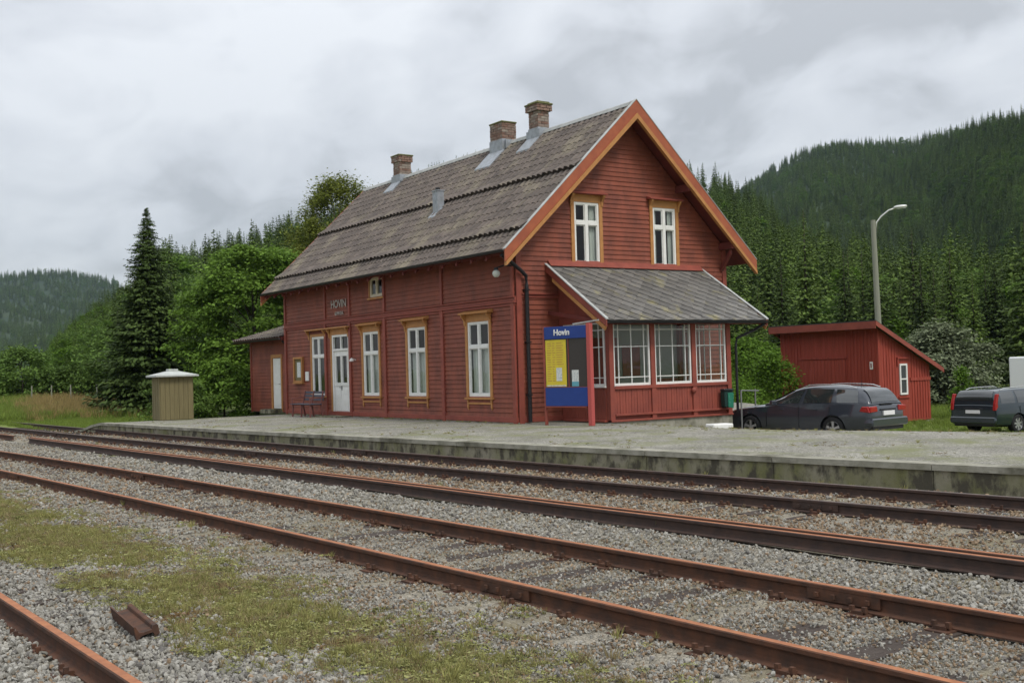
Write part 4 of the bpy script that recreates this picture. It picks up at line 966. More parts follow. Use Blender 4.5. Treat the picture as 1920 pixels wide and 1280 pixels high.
mb.box(SX-.2, .27, -o_-.03, -o_-.002, HF+o_*ssl-.20, HF+o_*ssl+.06)
mb.build('fascia', M['redtrim'], sr)
mb = MB()
for k in range(6): mb.box(-4.4+k*.86, -4.2+k*.86, .05, .3, -.3, .02)
mb.box(SX, 0, SY-.3, SY, -.3, .02); mb.box(-.2, -.0, 2.9, 3.1, -.3, .02); mb.build('foundation_stone', M['concrete'], T)

# ---- street lamp
T = empty('street_lamp', (-8.95, 25.3, -1.0), 0, 'tall wooden street lamp with a curved arm rising behind the red shed', 'street lamp')
mb = MB(); mb.tube([(.16, 0, 0), (.08, 0, 4), (0, 0, 8.45)], .16, 12, 0, .105); mb.build('pole', M['pole'], T, smooth=False)
mb = MB(); mb.tube([(.05, .12, 7.9), (.08, .14, 8.35), (.25, .25, 8.6), (.5, .46, 8.85), (.75, .64, 8.93)], .035, 8); mb.build('arm', M['alu'], T, smooth=True)
mb = MB(); mb.lathe([(0, -.08), (.07, -.06), (.115, .08), (.12, .30), (.08, .46), (0, .50)], (0, 0, 0), 14, 0, 'x'); lh = mb.build('lamp_head', M['alu'], T, smooth=True); lh.location = (.72, .62, 8.95); lh.rotation_euler = (0, R(-4), R(41)); lh.scale = (1, 1, .7)
mb = MB(); mb.box(.05, .42, -.07, .07, -.12, -.08); mb.build('lens', M['globe'], lh)

# ---------------------------------------------------------------- cars
def interp_sta(sta, n):
    a = np.array(sta, float); x = a[:, 0]; t = np.linspace(0, 1, len(x)); tt = np.linspace(0, 1, n); outc = []
    for c_ in range(a.shape[1]):
        y = a[:, c_]; m_ = np.gradient(y, t); i = np.clip(np.searchsorted(t, tt)-1, 0, len(t)-2); h = t[i+1]-t[i]; s = (tt-t[i])/h
        outc.append((2*s**3-3*s**2+1)*y[i]+(s**3-2*s**2+s)*h*m_[i]+(-2*s**3+3*s**2)*y[i+1]+(s**3-s**2)*h*m_[i+1])
    return np.stack(outc, 1)
def wagon(name, label, cat, loc, rz, paint, low, gh, wheelbase, wins, windscreen, rearglass, kind):
    T = empty(name, loc, rz, label, cat, 'cars parked behind the platform')
    D = interp_sta(low, 60); mb = MB(); n = None; rows = []
    for (x, w, zb, zs, zt) in D:
        half = [(0, zb), (w*.78, zb), (w*.95, zb+.07), (w*.995, zb+.25*(zs-zb)), (w*1.0, zb+.55*(zs-zb)), (w*.985, zb+.8*(zs-zb)), (w*.955, zs), (w*.87, zs+.55*(zt-zs)), (w*.5, zt), (0, zt+.008)]
        rows.append([(x, y, z) for y, z in half]+[(x, -y, z) for y, z in reversed(half[1:-1])])
    n = len(rows[0]); vs = [p for r_ in rows for p in r_]; k = len(rows)
    mb.add(vs, [(i*n+j, i*n+(j+1) % n, (i+1)*n+(j+1) % n, (i+1)*n+j) for i in range(k-1) for j in range(n)]+[tuple(range(n))[::-1], tuple(range((k-1)*n, k*n))])
    body = mb.build('body', M[paint], None, smooth=True)
    cut = MB()
    for xw in (0, wheelbase):
        for s in (-1, 1): cut.lathe([(0, s*.62), (.365, s*.62), (.365, s*1.2), (0, s*1.2)], (xw, 0, .315), 32, 0, 'y')
    co = cut.build('cut', M['black']); md = body.modifiers.new('b', 'BOOLEAN'); md.operation = 'DIFFERENCE'; md.object = co; md.solver = 'EXACT'
    dg = bpy.context.evaluated_depsgraph_get(); dg.update(); me = bpy.data.meshes.new_from_object(body.evaluated_get(dg)); body.modifiers.clear(); body.data = me; me.name = 'body'
    bpy.data.objects.remove(co); body.parent = T
    try: me.set_sharp_from_angle(angle=R(35))
    except Exception: pass
    G = interp_sta(gh, 50); rows = []
    def sec(r_):
        x, wb, zb, wt, zt = r_; return [(wb, zb-.03), (wb*.995+.0, zb+.01), (wb+(wt-wb)*.5+.02, zb+(zt-zb)*.5), (wt+.0, zt-.05*min(1, (zt-zb)/.2)), (wt*.86, zt-.008), (wt*.45, zt+.006), (0, zt+.012)]
    for r_ in G:
        h = sec(r_); rows.append([(r_[0], y, z) for y, z in h]+[(r_[0], -y, z) for y, z in reversed(h[:-1])])
    n = len(rows[0]); mb = MB(); mb.add([p for r_ in rows for p in r_], [(i*n+j, i*n+j+1, (i+1)*n+j+1, (i+1)*n+j) for i in range(len(rows)-1) for j in range(n-1)])
    go = mb.build('roof', M[paint], T, smooth=True)
    def gi(x): return np.array([np.interp(x, G[:, 0], G[:, c_]) for c_ in range(5)])
    def side(x, t, s, off):
        r_ = gi(x); h = sec(r_)[1:4]; 
        if t < .5: a, b_, q = h[0], h[1], t*2
        else: a, b_, q = h[1], h[2], t*2-1
        y = a[0]+(b_[0]-a[0])*q+off; z = a[1]+(b_[1]-a[1])*q+off*.35; return (x, s*y, z)
    for s in (1, -1):
        for (xa, xb, sl_) in wins:
            mb = MB(); m_ = 10; g_ = []
            for t in (.06, .3, .5, .7, .93):
                for i in range(m_+1):
                    xx = xa+(xb-xa)*i/m_+sl_*(t-.5); g_.append(side(xx, t, s, .006))
            w_ = m_+1; mb.add(g_, [(j*w_+i, j*w_+i+1, (j+1)*w_+i+1, (j+1)*w_+i) for j in range(4) for i in range(m_)])
            mb.build('side_window', M['carglass'], T, smooth=True)
    def topglass(nm, x0, x1, lo_):
        mb = MB(); g_ = []; m_ = 8; 
        for i in range(m_+1):
            x = x0+(x1-x0)*i/m_; r_ = gi(x)
            for j in range(9):
                f = -1+2*j/8; y = f*r_[3]*.93; zz = r_[4]+.012-.02*abs(f)**3
                d = .010; g_.append((x+(d if x1 > 1 else -d), y, zz+.006))
        mb.add(g_, [(i*9+j, i*9+j+1, (i+1)*9+j+1, (i+1)*9+j) for i in range(m_) for j in range(8)]); mb.build(nm, M['carglass'], T, smooth=True)
    topglass('windscreen', *windscreen, 0); topglass('rear_window', *rearglass, 0)
    for xw in (0, wheelbase):
        for s in (1, -1):
            wl = empty('wheel', (xw, s*.775, .315)); wl.parent = T
            mb = MB(); mb.lathe([(.20, -.10), (.285, -.105), (.308, -.085), (.316, -.05), (.316, .05), (.308, .085), (.285, .105), (.20, .10)], (0, 0, 0), 32, 0, 'y'); mb.build('tyre', M['rubber'], wl, smooth=True)
            mb = MB(); mb.lathe([(.205, s*.095), (.195, s*.098), (.188, s*.07), (.18, -s*.05)], (0, 0, 0), 32, 0, 'y')
            mb.lathe([(0, s*.088), (.045, s*.085), (.05, s*.06)], (0, 0, 0), 16, 0, 'y')
            for q in range(5 if kind == 'a' else 7):
                t_ = 2*math.pi*q/(5 if kind == 'a' else 7)+.3; d = Vector((math.cos(t_), 0, math.sin(t_))); p = Vector((-math.sin(t_), 0, math.cos(t_)))
                a, b_ = d*.03, d*.195; w0, w1 = .028, .036
                vsx = [a+p*w0, a-p*w0, b_-p*w1, b_+p*w1]; mb.add([v_+Vector((0, s*.085, 0)) for v_ in vsx]+[v_+Vector((0, s*.055, 0)) for v_ in vsx], [(0, 1, 2, 3), (0, 1, 5, 4), (1, 2, 6, 5), (2, 3, 7, 6), (3, 0, 4, 7)])
            mb.build('rim', M['rim'], wl)
            mb = MB(); mb.lathe([(0, -s*.05), (.19, -s*.05)], (0, 0, 0), 24, 0, 'y'); mb.build('brake_disc', M['black'], wl)
    w = max(D[:, 1])
    for s in (1, -1):
        mb = MB(); xm = windscreen[1 if kind != 'x' else 0]-.32; mb.box(xm-.05, xm+.06, s*(w+.02), s*(w+.20), .93, 1.06); mb.bar((xm, s*(w-.08), .93), (xm, s*(w+.05), .95), .04); mb.build('wing_mirror', M[paint], T, bevel=.02)
        mb = MB(); 
        for xh in (.45, 1.45): mb.box(xh, xh+.17, s*(w*.985), s*(w+.022), .80, .825)
        mb.build('door_handle', M[paint], T, bevel=.004)
        mb = MB()
        for xs_ in (.08, 1.0, 2.02):
            mb.box(xs_-.004, xs_+.004, s*(w*.99), s*(w+.004), .33, .90)
        mb.build('door_seam', M['black'], T)
        mb = MB(); pts = [(x, s*(gi(x)[3]-.03), gi(x)[4]+.035 if .0 < i < 8 else gi(x)[4]-.005) for i, x in enumerate(np.linspace(-.55, 1.05, 9))]; mb.tube(pts, .014, 8); mb.build('roof_rail', M['chrome'], T)
    xr = D[0, 0]
    return T, xr, w
lowA = [(-1.06, .66, .40, .66, .69), (-1.04, .76, .33, .78, .82), (-.98, .83, .28, .92, .945), (-.8, .87, .25, .955, .975), (-.3, .885, .22, .955, .97), (.4, .885, .20, .945, .955), (1.2, .885, .20, .93, .945), (1.75, .88, .2, .91, .945), (2.1, .875, .2, .87, .945), (2.6, .865, .2, .82, .90), (3.05, .85, .2, .76, .83), (3.3, .80, .2, .69, .76), (3.45, .70, .22, .60, .66), (3.52, .52, .28, .50, .54)]
ghA = [(-1.00, .76, .93, .70, .95), (-.90, .785, .95, .64, 1.16), (-.70, .80, .955, .59, 1.335), (-.25, .82, .955, .585, 1.40), (.45, .83, .95, .585, 1.425), (.95, .83, .94, .575, 1.40), (1.3, .82, .94, .57, 1.33), (1.7, .80, .94, .61, 1.15), (2.12, .76, .94, .70, .955)]
T, xr, w = wagon('estate_car', 'dark grey-blue estate car parked side-on in front of the red shed', 'car', (4.87+.075, 6.02+.77, -.60), R(180+6), 'audi', lowA, ghA, 2.55, [(.98, 1.74, -.10), (.06, .88, 0), (-.66, -.06, .10)], (1.34, 2.02), (-.985, -.70), 'a')
def rear_parts(T, paint, xr, zl, lampz, plate_z, bump_z, kind):
    for s in (1, -1):
        mb = MB()
        if kind == 'a': mb.prism([(s*.50, lampz[0]+.02), (s*.845, lampz[0]), (s*.845, lampz[1]-.01), (s*.54, lampz[1])], 'x', xr-.015, xr+.10); mb.prism([(xr+.0, lampz[0]), (xr+.30, lampz[0]+.03), (xr+.22, lampz[1]), (xr+.06, lampz[1])], 'y', s*.80, s*.872)
        else: mb.prism([(xr-.03, lampz[0]), (xr+.14, lampz[0]+.02), (xr+.10, 1.0), (xr+.18, lampz[1]-.03), (xr+.10, lampz[1]-.03), (xr+.0, 1.0)], 'y', s*.74, s*.856)
        mb.build('tail_lamp', M['tail'], T, bevel=.015)
    mb = MB(); mb.box(xr-.035, xr+.02, -.26, .26, plate_z, plate_z+.11); mb.build('number_plate', M['plate'], T)
    mb = MB(); mb.box(xr-.02, xr+.03, -.36, .36, plate_z+.125, plate_z+.165); mb.build('tailgate_strip', M['trim'] if kind == 'a' else M['trim'], T, bevel=.008)
    mb = MB(); mb.prism([(-.84, bump_z), (.84, bump_z), (.86, bump_z+.1), (.84, bump_z+.21), (-.84, bump_z+.21), (-.86, bump_z+.1)], 'x', xr-.07, xr+.22); mb.build('rear_bumper', M[paint], T, bevel=.03, smooth=False)
    mb = MB(); mb.box(xr-.0, xr+.3, -.74, .74, bump_z-.10, bump_z); mb.build('bumper_skirt', M['trim'], T, bevel=.02)
    mb = MB(); mb.bar((xr+.13, .02, 1.0), (xr+.20, -.35, 1.13), .015); mb.build('rear_wiper', M['trim'], T)
rear_parts(T, 'audi', xr, 0, (.74, .90), .66, .38, 'a'); T.scale = (.97, .91, .93); T.location.x -= .36
for s in (1, -1):
    mb = MB(); mb.prism([(3.25, .60), (3.47, .56), (3.40, .68), (3.18, .73)], 'y', s*.60, s*.835); mb.build('headlight', M['globe'], T, bevel=.01)
    mb = MB(); mb.box(2.62, 2.68, s*.86, s*.885, .70, .725); mb.build('side_repeater', M['chrome'], T)
mb = MB(); mb.box(xr+.02, xr+.06, -.3, .3, .93, .95); mb.lathe([(0, 0), (.012, 0), (.008, .12), (0, .16)], (-.35, 0, 1.41), 8); mb.build('aerial', M['black'], T)
lowV = [(-1.05, .78, .36, .70, .74), (-1.04, .84, .30, .84, .88), (-1.0, .875, .27, .95, .97), (-.8, .89, .25, .965, .98), (-.3, .90, .23, .965, .98), (.4, .90, .21, .955, .97), (1.2, .90, .21, .945, .96), (1.8, .895, .2, .93, .96), (2.15, .89, .2, .90, .96), (2.7, .88, .2, .87, .93), (3.2, .86, .2, .80, .87), (3.45, .80, .2, .73, .79), (3.6, .68, .24, .62, .68), (3.66, .5, .3, .52, .56)]
ghV = [(-1.02, .84, .95, .80, .97), (-.97, .84, .955, .74, 1.20), (-.86, .84, .96, .69, 1.38), (-.60, .84, .96, .67, 1.43), (.3, .845, .955, .665, 1.46), (.9, .84, .95, .65, 1.45), (1.3, .83, .95, .63, 1.37), (1.75, .81, .95, .66, 1.18), (2.2, .77, .95, .73, .97)]
T, xr, w = wagon('estate_car', 'dark green boxy estate car seen from behind at the right edge', 'car', (3.36-.80, 15.62, -.985), R(90-4), 'volvo', lowV, ghV, 2.755, [(1.0, 1.82, -.10), (.06, .90, 0), (-.74, -.06, .04)], (1.36, 2.1), (-1.0, -.80), 'v')
rear_parts(T, 'volvo', xr, 0, (.78, 1.34), .68, .36, 'v'); T.scale = (.94, .93, .92); T.location.x += .22
# white van behind the dark green car
T = empty('white_van', (-1.2, 23.6, -1.0), R(10), 'white box van standing behind the dark green car', 'van')
mb = MB(); mb.box(-.05, 4.2, -1.0, 1.0, .55, 2.28); mb.build('box_body', M['vanwhite'], T, bevel=.04)
mb = MB(); mb.prism([(4.2, .35), (6.0, .35), (6.05, .9), (5.6, 1.15), (5.1, 1.9), (4.2, 2.0)], 'y', -.95, .95); mb.box(0, 4.2, -.9, .9, .35, .55); mb.build('cab', M['vanwhite'], T, bevel=.04)
for x in (.9, 5.1):
    for s in (-1, 1):
        mb = MB(); mb.lathe([(0, -.1), (.33, -.1), (.34, 0), (.33, .1), (0, .1)], (x, s*.85, .34), 20, 0, 'y'); mb.build('wheel', M['rubber'], T)

# ---------------------------------------------------------------- vegetation
def rand_dirs(n, upb=0.):
    v = rng.normal(size=(n, 3)); v[:, 2] += upb; return v/np.linalg.norm(v, axis=1, keepdims=True)
def leaf_quads(C_, size, nrm, aspect=.55):
    n = len(C_); t = rng.normal(size=(n, 3)); t -= nrm*(t*nrm).sum(1, keepdims=True); t /= np.linalg.norm(t, axis=1, keepdims=True)+1e-9; b_ = np.cross(nrm, t)
    s = np.asarray(size).reshape(-1, 1)*np.ones((n, 1))
    V = np.stack([C_-t*s*.5, C_+b_*s*.5*aspect+nrm*s*.06, C_+t*s*.5, C_-b_*s*.5*aspect+nrm*s*.06], 1)
    return V.reshape(-1, 3)
def quadF(n): return np.arange(n*4).reshape(-1, 4)
def cone_tube(pts, r0, r1, n=6):
    mb = MB(); mb.tube(pts, r0, n, 0, r1); return mb
def broadleaf_mesh(H, Rr, ncl, nl, ls, z0=.12, flat=.35, shape='round', seed=1, clr=.22):
    """crown = leaf clumps spread on and inside an uneven shell; returns verts of quads + clump centres"""
    g = np.random.default_rng(seed); Vs = []; cc = []
    for i in range(ncl):
        t = g.uniform(0, 1)**.9; z = H*(z0+(1-z0)*t)
        if shape == 'round': prof = math.sqrt(max(0, 1-((t-.42)/.62)**2))
        elif shape == 'cone': prof = (1-t)**.7*.95+.08
        elif shape == 'dome': prof = math.sqrt(max(0, 1-t**2.2))
        else: prof = math.sin(math.pi*(t*.86+.10))**.7
        a = g.uniform(0, 2*math.pi); lob = 1+.22*math.sin(a*3+seed)+.15*math.sin(a*5+t*6)
        rad = Rr*prof*lob*(g.uniform(.45, 1)**.45)
        c_ = np.array([rad*math.cos(a), rad*math.sin(a), z]); cr_ = Rr*clr*g.uniform(.6, 1.35)
        n = int(nl*g.uniform(.6, 1.4)); p = g.normal(size=(n, 3))*np.array([1, 1, flat])*cr_*.55+c_
        p[:, 2] -= .22*((p[:, 0]-c_[0])**2+(p[:, 1]-c_[1])**2)/max(cr_, .05)*.8
        outw = p-np.array([0, 0, H*.4]); outw /= np.linalg.norm(outw, axis=1, keepdims=True)+1e-6
        nr = g.normal(size=(n, 3))*.45+np.array([0, 0, .9])+outw*.35; nr /= np.linalg.norm(nr, axis=1, keepdims=True)
        Vs.append(leaf_quads(p, ls*g.uniform(.6, 1.4, n), nr, .6)); cc.append(c_)
    return np.concatenate(Vs), np.array(cc)
def limbs(mb, H, cc, r, g, n=10, lean=(0, 0), top=.8):
    tp = [Vector((lean[0]*t*H+.03*H*math.sin(t*5), lean[1]*t*H, H*top*t)) for t in (0, .25, .5, .75, 1)]; mb.tube(tp, r, 8, 0, r*.25)
    for c_ in cc[g.choice(len(cc), min(n, len(cc)), False)]:
        c_ = Vector(c_); t = max(.1, min(.9, (c_.z/H)*.7/top)); k = t*4; i = min(3, int(k)); b_ = tp[i].lerp(tp[i+1], k-i); mid = b_.lerp(c_, .5)+Vector((0, 0, .04*H)); mb.tube([b_, mid, c_], r*.32, 5, 0, r*.06, cap=False)
def broadleaf(name, label, cat, loc, H, Rr, leafm, ncl=120, nl=90, ls=.16, shape='round', seed=1, trunk='trunk', group=None, z0=.12, flat=.35, clr=.22, r=None, nlimb=12, lean=(0, 0)):
    T = empty(name, loc, 0, label, cat, group); V, cc = broadleaf_mesh(H, Rr, ncl, nl, ls, z0, flat, shape, seed, clr)
    npmesh('crown', V, quadF(len(V)//4), M[leafm], parent=T)
    mb = MB(); limbs(mb, H, cc, r or H*.018, np.random.default_rng(seed), nlimb, lean); mb.build('trunk', M[trunk], T, smooth=True)
    return T
def conifer_mesh(H, Rb, tiers, nb, nq, seed=1, droop=.35, z0=.06, pw=.9, wide=.30, sadd=.05):
    g = np.random.default_rng(seed); C_ = []; Nn = []; Sz = []; Tt = []
    for k in range(tiers):
        t = (k+g.uniform(-.3, .3))/tiers; t = min(max(t, 0), .992); z = H*(z0+(1-z0)*t); r = Rb*((1-t)**pw)*g.uniform(.78, 1.12)+.02*H*(1-t)*.3+.012
        m_ = max(4, int(nb*(1-t*.45))); a0 = g.uniform(0, 6.28)
        for j in range(m_):
            a = a0+2*math.pi*j/m_+g.normal()*.18; rl = r*g.uniform(.65, 1.12); d = np.array([math.cos(a), math.sin(a)])
            z = H*(z0+(1-z0)*min(.995, t+g.uniform(-.5, .5)/tiers)); q = np.linspace(.22, 1, nq)+g.uniform(-.05, .05, nq); q = np.clip(q, .08, 1.05)
            zz = z-rl*droop*q**1.0+rl*.22*q**3+g.normal(size=nq)*.02*H/12
            side = g.normal(size=nq)*rl*.10*q
            x = d[0]*rl*q-d[1]*side; y = d[1]*rl*q+d[0]*side
            C_.append(np.stack([x, y, zz], 1)); nr = np.stack([g.normal(size=nq)*.4+d[0]*.35, g.normal(size=nq)*.4+d[1]*.35, np.ones(nq)], 1); Nn.append(nr); Sz.append(rl*wide*(1.25-.55*q)+sadd*(1-.5*t)); tt = np.stack([np.full(nq, d[0]), np.full(nq, d[1]), -droop*np.ones(nq)], 1); Tt.append(tt)
    C_ = np.concatenate(C_); Nn = np.concatenate(Nn); Sz = np.concatenate(Sz)[:, None]; Tt = np.concatenate(Tt)+rng.normal(size=(len(C_), 3))*.25
    Nn /= np.linalg.norm(Nn, axis=1, keepdims=True); Tt -= Nn*(Tt*Nn).sum(1, keepdims=True); Tt /= np.linalg.norm(Tt, axis=1, keepdims=True); B_2 = np.cross(Nn, Tt)
    L1 = Sz*rng.uniform(.7, 1.3, (len(C_), 1)); 
    V = np.stack([C_-Tt*L1*.6, C_+B_2*Sz*.42-Nn*Sz*.10+Tt*L1*.15, C_+Tt*L1*.75-Nn*Sz*.12, C_-B_2*Sz*.42-Nn*Sz*.10+Tt*L1*.15], 1)
    return V.reshape(-1, 3)
def conifer(name, label, cat, loc, H, Rb, leafm='spruce', tiers=60, nb=16, nq=9, seed=1, group=None, z0=.06, droop=.35, wide=.26, pw=.9):
    T = empty(name, loc, 0, label, cat, group); V = conifer_mesh(H, Rb, tiers, nb, nq, seed, droop, z0, pw, wide); npmesh('crown', V, quadF(len(V)//4), M[leafm], parent=T)
    mb = MB(); mb.tube([(0, 0, -.1), (.02, 0, H*.5), (0, 0, H*.98)], H*.016, 8, 0, .01); mb.build('trunk', M['trunk'], T, smooth=True); return T
conifer('spruce', 'tall dark pointed spruce standing alone behind the beige kiosk', 'tree', (-26.94, -1.16, -.25), 9.25, 2.5, 'spruce', 84, 30, 20, 3, z0=.07, droop=.42, wide=.088, pw=.80)
broadleaf('deciduous_tree', 'broad bright green tree behind the low annex of the station', 'tree', (-23.3, 2.3, -.3), 7.1, 2.9, 'maple', 260, 190, .165, 'round', 5, z0=.10, flat=.28, clr=.24, nlimb=22)
broadleaf('deciduous_tree', 'bright green tree crowding the back corner of the annex', 'tree', (-20.6, 5.6, -.2), 6.9, 2.4, 'maple', 170, 170, .165, 'round', 8, z0=.08, flat=.28, clr=.26)
broadleaf('shrub', 'low leafy shrub between the beige kiosk and the annex', 'shrub', (-20.6, -.1, -.25), 2.3, 1.35, 'maple', 90, 100, .13, 'dome', 9, z0=.05, flat=.4, clr=.3)
broadleaf('shrub', 'low dark shrub directly behind the beige kiosk', 'shrub', (-19.5, -2.2, -.3), 1.7, 1.1, 'bush', 70, 90, .12, 'dome', 19, z0=.05, flat=.4, clr=.3)
broadleaf('birch', 'yellow-green birch rising behind the station roof', 'birch', (-41.9, 15.4, .3), 13.2, 3.9, 'birch', 330, 150, .17, 'dome', 11, 'birchbark', flat=.8, clr=.17, z0=.25, nlimb=26)
BU = [('bush', 'rounded green bush at the far side of the meadow, left of centre', (-38.6, -4.2, .1), 3.0, 1.9, 'bush', 21), ('bush', 'taller pale-topped bush beside the tall dark spruce', (-35.4, -.3, .1), 3.5, 2.1, 'bush', 22),
      ('bush', 'green bush cut by the left edge of the view', (-42.6, -5.6, .1), 2.7, 1.7, 'sapling', 23), ('bush', 'low bush between the two larger meadow bushes', (-37.2, -2.3, .15), 1.9, 1.3, 'bush', 24), ('bush', 'dark bush growing right against the foot of the tall spruce', (-31.5, .9, .0), 3.0, 1.6, 'bush', 25)]
for nm, lb, lc, h, r_, mt, sd in BU: broadleaf(nm, lb, 'bush', lc, h, r_, mt, 110, 110, .15, 'dome', sd, z0=.03, flat=.5, clr=.27)
broadleaf('willow', 'silvery grey-green willow bush right of the red shed', 'bush', (-10.3, 31.6, -1.1), 3.9, 2.3, 'willow', 170, 130, .17, 'dome', 31, z0=.04, flat=.5, clr=.25)
broadleaf('willow', 'smaller silvery willow bush hiding behind the shed roof', 'bush', (-13.4, 31.2, -1.1), 3.5, 1.7, 'willow', 90, 110, .17, 'dome', 32, z0=.04, flat=.5, clr=.27)
broadleaf('sapling', 'bright green sapling between the shed and the dark green car', 'sapling', (-3.0, 22.6, -1.0), 1.9, .50, 'sapling', 40, 60, .10, 'cone', 33, z0=.05, flat=.8, clr=.45)
broadleaf('bush', 'light green bush between the porch and the red shed', 'bush', (-6.9, 16.6, -.9), 2.5, 1.0, 'sapling', 70, 90, .11, 'dome', 34, z0=.03, flat=.6, clr=.35)
broadleaf('bush', 'overgrown bush behind the handrail, right of the porch', 'bush', (-6.2, 13.6, -.9), 1.6, 1.3, 'sapling', 70, 90, .10, 'dome', 35, z0=.02, flat=.5, clr=.33)
broadleaf('bush', 'darker bush further back between the porch and the shed', 'bush', (-18.0, 26.5, -1.0), 3.4, 2.6, 'sapling', 130, 110, .17, 'dome', 36, z0=.03, flat=.5, clr=.25)
broadleaf('small_tree', 'light green young tree showing over the left part of the shed roof', 'tree', (-26.0, 41.4, -1.0), 5.2, 1.2, 'sapling', 80, 70, .18, 'cone', 37, z0=.1, flat=.7, clr=.35)
broadleaf('small_tree', 'light green young tree right beside the street lamp pole', 'tree', (-22.4, 44.0, -1.0), 4.9, 1.2, 'sapling', 80, 70, .18, 'cone', 38, z0=.1, flat=.7, clr=.35)
broadleaf('small_tree', 'light green young tree behind the silvery willow bush', 'tree', (-19.0, 46.0, -1.0), 5.4, 1.5, 'sapling', 90, 70, .18, 'cone', 39, z0=.1, flat=.7, clr=.35)
conifer('spruce', 'very dark broad spruce above the dark green car', 'tree', (-20.1, 51.7, -1.0), 8.4, 2.4, 'spruce', 60, 20, 12, 41, z0=.03, wide=.16)
# forest
def libobj(name, V, m_): return npmesh(name, V, quadF(len(V)//4), m_, link=False)
lib = [libobj('conifer_a', conifer_mesh(12, 1.9, 50, 8, 5, 51, .4, .04, .80, .24, .16), M['farspruce']), libobj('conifer_b', conifer_mesh(12, 1.55, 50, 7, 5, 52, .45, .04, .82, .26, .16), M['farspruce']),
       libobj('conifer_c', conifer_mesh(12, 2.1, 48, 9, 5, 53, .35, .03, .76, .23, .16), M['farspruce']), libobj('conifer_d', conifer_mesh(12, 1.7, 46, 7, 5, 54, .3, .05, .78, .26, .16), M['sprucelight'])]
lib += [libobj('leafy_a', broadleaf_mesh(9, 2.4, 60, 62, .32, .12, .5, 'round', 55, .30)[0], M['bush']), libobj('leafy_b', broadleaf_mesh(9, 2.2, 55, 62, .32, .08, .5, 'dome', 56, .32)[0], M['sapling'])]
def scatter(name, P, idx, rot, scl, objs, label=None, cat=None, parent=None):
    me = bpy.data.meshes.new(name); me.vertices.add(len(P)); me.vertices.foreach_set('co', np.asarray(P, np.float32).ravel())
    for nm, ty, a in (('vi', 'INT', idx), ('vrot', 'FLOAT_VECTOR', rot), ('vscl', 'FLOAT_VECTOR', scl)):
        at = me.attributes.new(nm, ty, 'POINT'); at.data.foreach_set('vector' if ty == 'FLOAT_VECTOR' else 'value', np.asarray(a, np.int32 if ty == 'INT' else np.float32).ravel())
    me.update(); o = bpy.data.objects.new(name, me); col.objects.link(o)
    ng = bpy.data.node_groups.new(name, 'GeometryNodeTree'); ng.interface.new_socket('Geometry', in_out='INPUT', socket_type='NodeSocketGeometry'); ng.interface.new_socket('Geometry', in_out='OUTPUT', socket_type='NodeSocketGeometry')
    n = ng.nodes.new; l = ng.links.new; gi_ = n('NodeGroupInput'); go = n('NodeGroupOutput'); ip = n('GeometryNodeInstanceOnPoints'); jn = n('GeometryNodeJoinGeometry')
    for ob in reversed(objs):
        oi = n('GeometryNodeObjectInfo'); oi.inputs['Object'].default_value = ob; oi.inputs['As Instance'].default_value = True; l(oi.outputs['Geometry'], jn.inputs[0])
    mp_ = n('GeometryNodeMeshToPoints'); l(gi_.outputs[0], mp_.inputs[0]); l(mp_.outputs[0], ip.inputs['Points']); l(jn.outputs[0], ip.inputs['Instance']); ip.inputs['Pick Instance'].default_value = True
    def na(nm, ty): q = n('GeometryNodeInputNamedAttribute'); q.data_type = ty; q.inputs['Name'].default_value = nm; return q.outputs[0]
    l(na('vi', 'INT'), ip.inputs['Instance Index']); l(na('vscl', 'FLOAT_VECTOR'), ip.inputs['Scale'])
    er = n('FunctionNodeEulerToRotation'); l(na('vrot', 'FLOAT_VECTOR'), er.inputs[0]); l(er.outputs[0], ip.inputs['Rotation']); l(ip.outputs[0], go.inputs[0])
    md = o.modifiers.new('scatter', 'NODES'); md.node_group = ng
    return tag(o, label, cat, kind='stuff')
def vnoise(x, y, s, seed=0):
    return (np.sin(x*s*1.3+seed)*np.sin(y*s*1.7+seed*2.1)+.6*np.sin(x*s*2.9-y*s*1.9+seed*3)+.4*np.sin(y*s*4.3+x*s*3.1+seed))/2
def forest_pts(n, a0, a1, r0f, r1f, pw=1.0):
    a = rng.uniform(a0, a1, n); u = rng.uniform(0, 1, n); r0, r1 = r0f(a), r1f(a); r = np.sqrt(r0**2+(r1**2-r0**2)*u**pw); return a, r
rbf = lambda a: np.interp(a, RB[:, 0], RB[:, 1]); rcf = lambda a: np.interp(a, RC[:, 0], RC[:, 1])
def mk_forest(name, label, a, r, hs, pdec, plight, band=None):
    x, y = polar(a, r); z = hill_h(a, r); n = len(a); v_ = vnoise(x, y, .02, 1)
    idx = rng.integers(0, 3, n); u = rng.uniform(0, 1, n); idx = np.where(u < plight(a, r, v_), 3, idx); u = rng.uniform(0, 1, n); idx = np.where(u < pdec(a, r, v_), rng.integers(4, 6, n), idx)
    s = hs(a, r)*rng.uniform(.72, 1.18, n)/12; s = np.where(idx > 3, s*1.05, s)
    scl = np.stack([s*rng.uniform(.85, 1.15, n), s*rng.uniform(.85, 1.15, n), s], 1); rot = np.stack([np.zeros(n), np.zeros(n), rng.uniform(0, 6.28, n)], 1)
    return scatter(name, np.stack([x, y, z-.3], 1), idx, rot, scl, lib, label, 'forest')
a, r = forest_pts(3600, -87, -24, lambda a: np.where(a < -72, 98., 84.), lambda a: rbf(a)*1.04)
keep = (r > rbf(a)*.8) | (a < -60) | (a > -48.5)
keep &= (a > -79.0) | (r > rbf(a)*2); a, r = a[keep], r[keep]
